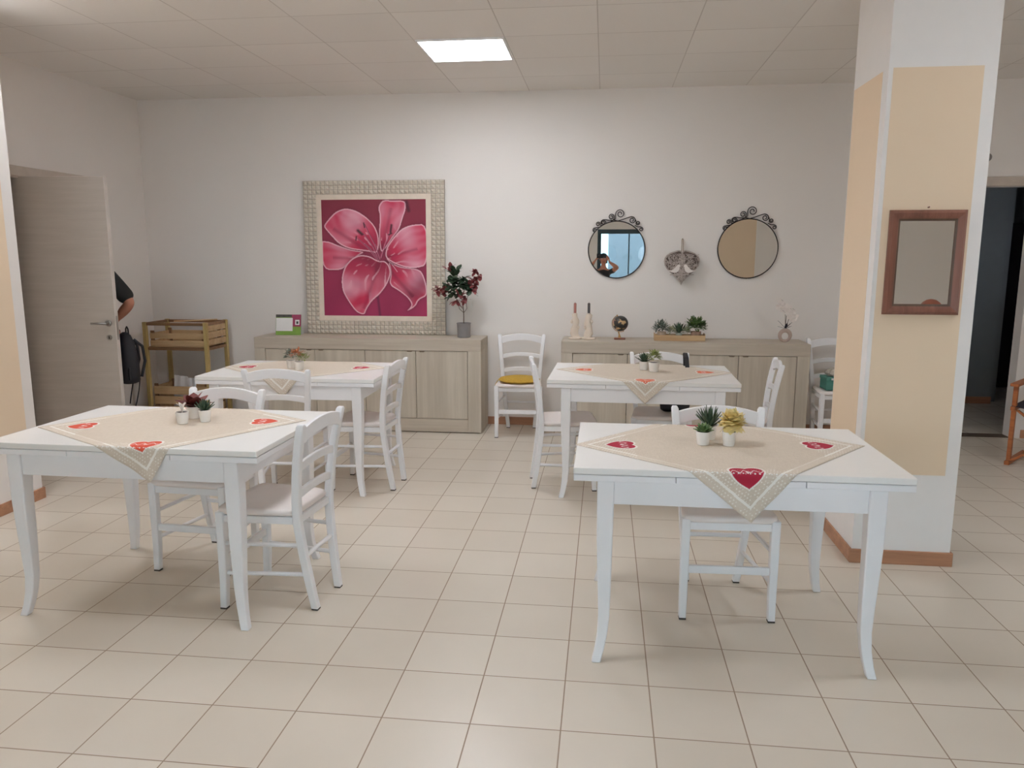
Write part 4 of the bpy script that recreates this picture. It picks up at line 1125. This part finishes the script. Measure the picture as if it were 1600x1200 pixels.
# teal box with lace on the corner chair
t = thing('storage_box', 'teal box on the seat of the chair beside the pillar', 'box', (2.895, 3.22, .464), rz=.05)
MB().box(-.105, .105, -.08, .08, 0, .095).build('box_body', 'teal', t, bevel=.004)
MB().box(-.109, .109, -.084, .084, .080, .105).build('lid', 'teal', t, bevel=.003)
MB().box(-.07, -.01, -.0852, -.084, .084, .100).build('label_sticker', 'paper', t)
t = thing('cloth_bundle', 'frilly grey cloth bundle lying on top of the teal box', 'cloth', (2.90, 3.22, .5695))
b = MB(); rr = random.Random(9); rings = []
for z, r_ in ((0, .055), (.010, .082), (.030, .092), (.050, .075), (.066, .045), (.072, .015)):
    rings.append([(r_*(1+.16*math.sin(k*1.9+z*90))*math.cos(2*PI*k/36), .8*r_*(1+.16*math.sin(k*2.3+z*70))*math.sin(2*PI*k/36), z+.004*math.sin(k*3.1) if z > 0 else 0) for k in range(36)])
b.loft(rings).build('folded_cloth', 'grey_stuff', t, smooth=60)

# ------------------------------------------------------------------ director's chair, far right
t = thing('director_chair', 'folding teak director chair with dark seat at the right edge', 'chair', (4.36, 2.74, 0), rz=math.radians(-40))
for s_, nm in ((-1, 0), (1, 0)):
    x = s_*.27
    MB().box(x-.028, x+.028, -.25, .24, .590, .612).build('armrest', 'teak', t, bevel=.004)
    for y in (-.19, .19): MB().box(x-.014, x+.014, y-.017, y+.017, (.030 if y < 0 else .44), .590).build('arm_post', 'teak', t, bevel=.002)
    MB().box(x-.014, x+.014, -.235, .235, .410, .440).build('seat_rail', 'teak', t, bevel=.002)
    MB().box(x-.016, x+.016, -.24, .24, 0, .030).build('floor_rail', 'teak', t, bevel=.002)
    MB().box(x-.013, x+.013, .19, .216, .612, .93).build('back_post', 'teak', t, bevel=.002)
for y, s_ in ((-.20, 1), (-.175, -1), (.175, 1), (.20, -1)):
    MB().loft([[(-s_*.255-.014, y-.010, .030), (-s_*.255+.014, y-.010, .030), (-s_*.255+.014, y+.010, .030), (-s_*.255-.014, y+.010, .030)],
               [(s_*.255-.014, y-.010, .412), (s_*.255+.014, y-.010, .412), (s_*.255+.014, y+.010, .412), (s_*.255-.014, y+.010, .412)]]).build('leg', 'teak', t, bevel=.002)
b = MB(); rings = []
for i in range(13):
    u = -1+i/6; rings.append([(u*.282, -.21, .428-.022*(1-u*u)+.012), (u*.282, .21, .428-.022*(1-u*u)+.012), (u*.282, .21, .432-.022*(1-u*u)+.012), (u*.282, -.21, .432-.022*(1-u*u)+.012)])
b.loft(rings).build('seat', 'canvas_dark', t, smooth=50)
b = MB(); b.box(-.285, .285, .187, .190, .74, .92); b.box(-.285, .285, .217, .220, .74, .92); b.box(-.287, -.284, .187, .220, .74, .92); b.box(.284, .287, .187, .220, .74, .92)
b.build('backrest', 'canvas_dark', t)
t = thing('folded_blanket', 'orange folded cloth lying on the director chair seat', 'blanket', (4.35, 2.75, .4395), rz=math.radians(-40))
b = MB()
for k in range(3): b.box(-.17+.004*k, .17-.006*k, -.14, .14-.004*k, .002+.022*k, .022+.022*k)
b.build('folded_layers', 'orange_cloth', t, bevel=.008, seg=3)

# ------------------------------------------------------------------ lamp reflected in the pillar mirror
t = thing('side_table', 'small white side table behind the camera by the shopfront', 'table', (4.02, -3.02, 0))
MB().lathe([(.24, .70), (.25, .705), (.25, .725), (.24, .73)], 40).build('tabletop', 'white_lacquer', t, smooth=40)
MB().lathe([(.03, .02), (.022, .10), (.022, .66), (.05, .70)], 24).build('pedestal', 'white_lacquer', t, smooth=40)
MB().lathe([(.17, 0), (.17, .012), (.05, .028), (.03, .03)], 32).build('foot', 'white_lacquer', t, smooth=40)
t = thing('table_lamp', 'table lamp with a terracotta dome shade seen in the pillar mirror', 'lamp', (4.02, -3.02, .7315))
MB().lathe([(.06, 0), (.06, .012), (.016, .02), (.012, .05), (.012, .26)], 24).build('base', 'brownframe', t, smooth=40)
MB().lathe([(.118, .235), (.116, .28), (.100, .335), (.072, .375), (.040, .398), (.010, .405), (.009, .400), (.038, .394), (.070, .370), (.097, .332), (.112, .28), (.114, .235)], 36).build('lamp_shade', 'terracotta', t, smooth=60)

# ------------------------------------------------------------------ people
def skin_mesh(name, mat, parent, pts, edges, root=0, sub=2):
    me = bpy.data.meshes.new(name); me.from_pydata([p[:3] for p in pts], edges, [])
    me.materials.append(MAT[mat])
    o = bpy.data.objects.new(name, me); COL.objects.link(o); o.parent = parent
    mo = o.modifiers.new('skin', 'SKIN'); mo.use_smooth_shade = True; mo.branch_smoothing = .6
    for v, p in zip(me.skin_vertices[0].data, pts):
        v.radius = (p[3], p[4] if len(p) > 4 else p[3]); v.use_root = False
    me.skin_vertices[0].data[root].use_root = True
    s_ = o.modifiers.new('sub', 'SUBSURF'); s_.levels = sub; s_.render_levels = sub
    return o
def hand_pts(w, d, side, curl=.5, sc=1.0):
    """palm and five fingers as extra vertices/edges from wrist w along d; side = thumb direction"""
    w = Vector(w); d = Vector(d).normalized(); s_ = Vector(side).normalized(); n = d.cross(s_).normalized()
    pts = [tuple(w + d*.035*sc) + (.026*sc, .017*sc), tuple(w + d*.07*sc) + (.034*sc, .013*sc)]
    edges = [(0, 1)]
    for i, (off, L) in enumerate(((.028, .070), (.010, .078), (-.010, .072), (-.028, .056))):
        b0 = w + d*.088*sc + s_*off*sc; k = len(pts); last = 1; cur = b0; dd = d.copy()
        pts.append(tuple(b0) + (.0095*sc,)); edges.append((1, k))
        for j, fr in enumerate((.45, .32, .23)):
            dd = (dd*math.cos(curl) + n*math.sin(curl)).normalized(); cur = cur + dd*L*fr*sc
            pts.append(tuple(cur) + ((.0088-.0012*j)*sc,)); edges.append((k+j, k+j+1))
    k = len(pts); c = w + d*.03*sc + s_*.026*sc; pts.append(tuple(c) + (.012*sc,)); edges.append((0, k))
    for j, L in enumerate((.034, .028)):
        c = c + (d*.75 + s_*.6 + n*.35*curl*(j+1)).normalized()*L*sc; pts.append(tuple(c) + ((.0105-.0015*j)*sc,)); edges.append((k+j, k+j+1))
    return pts, edges
def person(label, loc, rz, height, arms, shirt, trousers, hair_len, cat='person', sleeve='short', head_tilt=0.0, hairmat='hair'):
    """arms: dict side -> (elbow, wrist, hand dir, thumb dir, curl) in local coords; person faces -y"""
    t = thing('person', label, cat, loc, rz=rz)
    k = height/1.75
    P = [(0, 0, .95, .125, .095), (0, .0, 1.08, .115, .085), (0, .005, 1.22, .135, .098), (0, .01, 1.36, .135, .095), (0, .012, 1.45, .075, .065), (0, .0, 1.50, .052, .052), (0, -.005, 1.545, .050, .055),
         (0, -.018, 1.60, .066, .080), (0, -.005, 1.665, .074, .090), (0, .0, 1.72, .055, .065)]
    E = [(i, i+1) for i in range(9)]
    sh = {}
    for s_ in (-1, 1):
        a = len(P); P += [(s_*.10, .01, .90, .088, .088), (s_*.105, .0, .70, .074, .075), (s_*.105, .0, .50, .056, .058), (s_*.108, .012, .30, .052, .052), (s_*.11, .015, .12, .036, .038), (s_*.112, .0, .06, .036, .04), (s_*.12, -.10, .035, .036, .026), (s_*.122, -.15, .028, .028, .020)]
        E += [(0, a)] + [(a+i, a+i+1) for i in range(7)]
    for s_ in (-1, 1):
        el, wr, hd, td, cu = arms[s_]
        a = len(P); el = Vector(el); wr = Vector(wr); s0 = Vector((s_*.175, .01, 1.40))
        mid = s0.lerp(el, .5); fm = el.lerp(wr, .35)
        P += [(s_*.12, .01, 1.41, .060, .055), tuple(s0) + (.052, .052), tuple(mid) + (.046,), tuple(el) + (.044,), tuple(fm) + (.045,), tuple(wr) + (.026, .022)]
        E += [(3, a)] + [(a+i, a+i+1) for i in range(5)]
        hp, he = hand_pts(wr, hd, td, cu); h0 = len(P)
        P += hp; E += [(a+5, h0)] + [(i+h0, j+h0) for i, j in he]
        sh[s_] = (s0, mid, el)
    P = [tuple(c*k for c in p) for p in P]
    skin_mesh('body', 'skin', t, P, E)
    # face
    def at(x, y, z): return (x*k, y*k, z*k)
    for s_ in (-1, 1):
        MB().sphere(at(s_*.030, -.083, 1.640), .012*k, 12, 8, (1, .6, .7)).build('eye', 'pot_white', t, smooth=80)
        MB().sphere(at(s_*.030, -.0905, 1.640), .0055*k, 8, 6, (1, .4, 1)).build('pupil', 'phone', t, smooth=80)
        MB().sphere(at(s_*.078, .005, 1.632), .028*k, 12, 8, (.3, .6, 1)).build('ear', 'skin', t, smooth=80)
        MB().tube([at(s_*.014, -.094, 1.660), at(s_*.032, -.095, 1.665), at(s_*.046, -.086, 1.658)], .003*k, 6).build('eyebrow', hairmat, t, smooth=80)
    MB().loft([[at(-.006, -.088, 1.650), at(.006, -.088, 1.650), at(.004, -.070, 1.652), at(-.004, -.070, 1.652)], [at(-.015, -.106, 1.606), at(.015, -.106, 1.606), at(.012, -.070, 1.606), at(-.012, -.070, 1.606)], [at(-.010, -.088, 1.598), at(.010, -.088, 1.598), at(.008, -.070, 1.6), at(-.008, -.070, 1.6)]]).build('nose', 'skin', t, bevel=.003, smooth=60)
    MB().sphere(at(0, -.082, 1.580), .022*k, 12, 8, (1, .45, .32)).build('mouth', 'r_leaf', t, smooth=80)
    # hair cap
    b = MB(); rings = []
    for i in range(9):
        a = i/8*(PI*.60 if hair_len < .5 else PI*.66); rad = math.sin(a); z = 1.648 + .108*math.cos(a)
        rr_ = []
        for q_ in range(24):
            th = 2*PI*q_/24; x = .086*rad*math.cos(th); y = .002+.100*rad*math.sin(th)
            zz = z
            if math.sin(th) < -.2 and i > 5: zz = max(z, 1.685 + .012*math.sin(q_)); 
            rr_.append(at(x, y, zz))
        rings.append(rr_)
    if hair_len > .5:
        rings.append([at(.080*math.cos(2*PI*q_/24), .025+.078*math.sin(2*PI*q_/24) if math.sin(2*PI*q_/24) > -.2 else -.005, 1.55 if math.sin(2*PI*q_/24) > -.2 else 1.68) for q_ in range(24)])
    b.loft(rings).build('hair', hairmat, t, smooth=80)
    # shirt
    Q = [(0, 0, .93, .140, .108), (0, .0, 1.06, .128, .100), (0, .005, 1.22, .148, .112), (0, .01, 1.355, .148, .106), (0, .012, 1.435, .085, .075), (0, .005, 1.462, .062, .060)]
    F = [(i, i+1) for i in range(5)]
    for s_ in (-1, 1):
        s0, mid, el = sh[s_]; a = len(Q); en = s0.lerp(el, .97 if sleeve == 'short' else .45)
        Q += [(s_*.12, .01, 1.405, .070, .066), tuple(s0) + (.066, .064), tuple(s0.lerp(el, .45)) + (.068,), tuple(en) + (.066,)] if sleeve == 'short' else [(s_*.12, .01, 1.405, .066, .062), tuple(s0) + (.060, .060), tuple(s0.lerp(el, .25)) + (.056,), tuple(en) + (.054,)]
        F += [(3, a), (a, a+1), (a+1, a+2), (a+2, a+3)]
    skin_mesh('shirt', shirt, t, [tuple(c*k for c in p) for p in Q], F)
    Q = [(0, 0, .97, .138, .106)]; F = []
    for s_ in (-1, 1):
        a = len(Q); Q += [(s_*.098, .01, .89, .100, .100), (s_*.105, .0, .70, .086, .087), (s_*.105, .0, .50, .070, .072), (s_*.108, .012, .30, .066, .068), (s_*.11, .012, .10, .060, .062)]
        F += [(0, a)] + [(a+i, a+i+1) for i in range(4)]
    skin_mesh('trousers', trousers, t, [tuple(c*k for c in p) for p in Q], F)
    for s_ in (-1, 1):
        b = MB(); rg = []
        for z, e_ in ((0, -.004), (.012, .002), (.035, 0), (.060, -.010), (.078, -.024)):
            rg.append([at(s_*.115+(.044+e_)*math.cos(a), (-.050 if z < .05 else -.030 if z < .07 else .0)+((.125 if z < .05 else .095 if z < .07 else .060)+e_)*math.sin(a), z) for a in [2*PI*q_/20 for q_ in range(20)]])
        b.loft(rg).build('shoe', 'black_cloth', t, smooth=60)
    return t
# behind the door leaf, seen as an elbow and a sleeve; faces the side doorway
person('person in black t-shirt mostly hidden behind the open door, holding a backpack', (-3.05, 2.60, 0), math.radians(-40), 1.76,
       {1: ((.315, .150, 1.155), (.175, .070, 1.010), (-.15, -.10, -.95), (-.4, -.8, 0), .8), -1: ((-.215, .0, 1.13), (-.18, -.12, .90), (0, -.1, -1), (.2, -1, 0), .35)},
       'black_cloth', 'trouser', .3)
t = thing('backpack', 'black backpack hanging from the hand of the person behind the door', 'backpack', (-2.885, 2.66, .49), rz=math.radians(-40))
b = MB(); rings = []
for z, wx_, wy_ in ((0, .085, .050), (.012, .115, .072), (.06, .125, .082), (.16, .125, .080), (.26, .115, .070), (.34, .095, .055), (.395, .062, .038), (.418, .025, .015)):
    rings.append([(wx_*abs(math.cos(a))**.65*(1 if math.cos(a) > 0 else -1), wy_*abs(math.sin(a))**.65*(1 if math.sin(a) > 0 else -1), z) for a in [2*PI*k/32 for k in range(32)]])
b.loft(rings).build('bag_body', 'black_nylon', t, smooth=60)
b = MB(); rings = []
for z, wx_, wy_ in ((.035, .070, .012), (.045, .088, .030), (.11, .090, .036), (.17, .080, .028), (.19, .060, .010)):
    rings.append([(wx_*abs(math.cos(a))**.6*(1 if math.cos(a) > 0 else -1), -.075 + wy_*abs(math.sin(a))**.6*(1 if math.sin(a) > 0 else -1), z) for a in [2*PI*k/28 for k in range(28)]])
b.loft(rings).build('front_pocket', 'black_nylon', t, smooth=60)
MB().tube([(-.075, -.108, .165), (0, -.114, .172), (.075, -.108, .165)], .003, 6).build('zip', 'steel', t, smooth=60)
for s_ in (-1, 1):
    MB().tube([(s_*.05, .05, .36), (s_*.065, .11, .30), (s_*.072, .12, .18), (s_*.075, .085, .05)], .012, 8).build('shoulder_strap', 'black_nylon', t, smooth=60)
    pth = [(s_*.075, .07, .04), (s_*.085, .05, -.06), (s_*.080, .03, -.15), (s_*.070, .02, -.19)]; rings = []
    for p_ in pth: rings.append([(p_[0]-.010, p_[1]-.0015, p_[2]), (p_[0]+.010, p_[1]-.0015, p_[2]), (p_[0]+.010, p_[1]+.0015, p_[2]), (p_[0]-.010, p_[1]+.0015, p_[2])])
    MB().loft(rings).build('dangling_strap', 'black_nylon', t, smooth=60)
MB().tube([(-.035, .02, .400), (-.028, .02, .445), (0, .02, .462), (.028, .02, .445), (.035, .02, .400)], .006, 8).build('grab_handle', 'black_nylon', t, smooth=60)
MB().tube([(.118, -.02, .14), (.145, -.03, .10), (.150, -.03, .04)], .007, 8).build('compression_strap', 'black_nylon', t, smooth=60)

# the photographer, seen in the left round mirror
person('person in a dark sleeveless top taking the photograph, reflected in the left round mirror', (.985, -3.455, 0), PI, 1.575,
       {1: ((.290, -.13, 1.44), (.175, -.255, 1.585), (-.60, .0, .75), (-.3, .1, .9), .6), -1: ((-.270, -.15, 1.47), (-.125, -.262, 1.570), (.35, .05, .85), (.6, .1, .6), .6)},
       'black_cloth', 'trouser', .8, sleeve='cap')
t = thing('mobile_phone', 'black phone held sideways by the photographer reflected in the round mirror', 'phone', (.948, -3.203, 1.528))
MB().box(-.082, .082, -.004, .004, -.038, .038).build('phone_body', 'phone', t, bevel=.003, seg=3)
MB().box(.045, .075, .004, .0058, .004, .034).build('camera_bump', 'phone', t, bevel=.001)
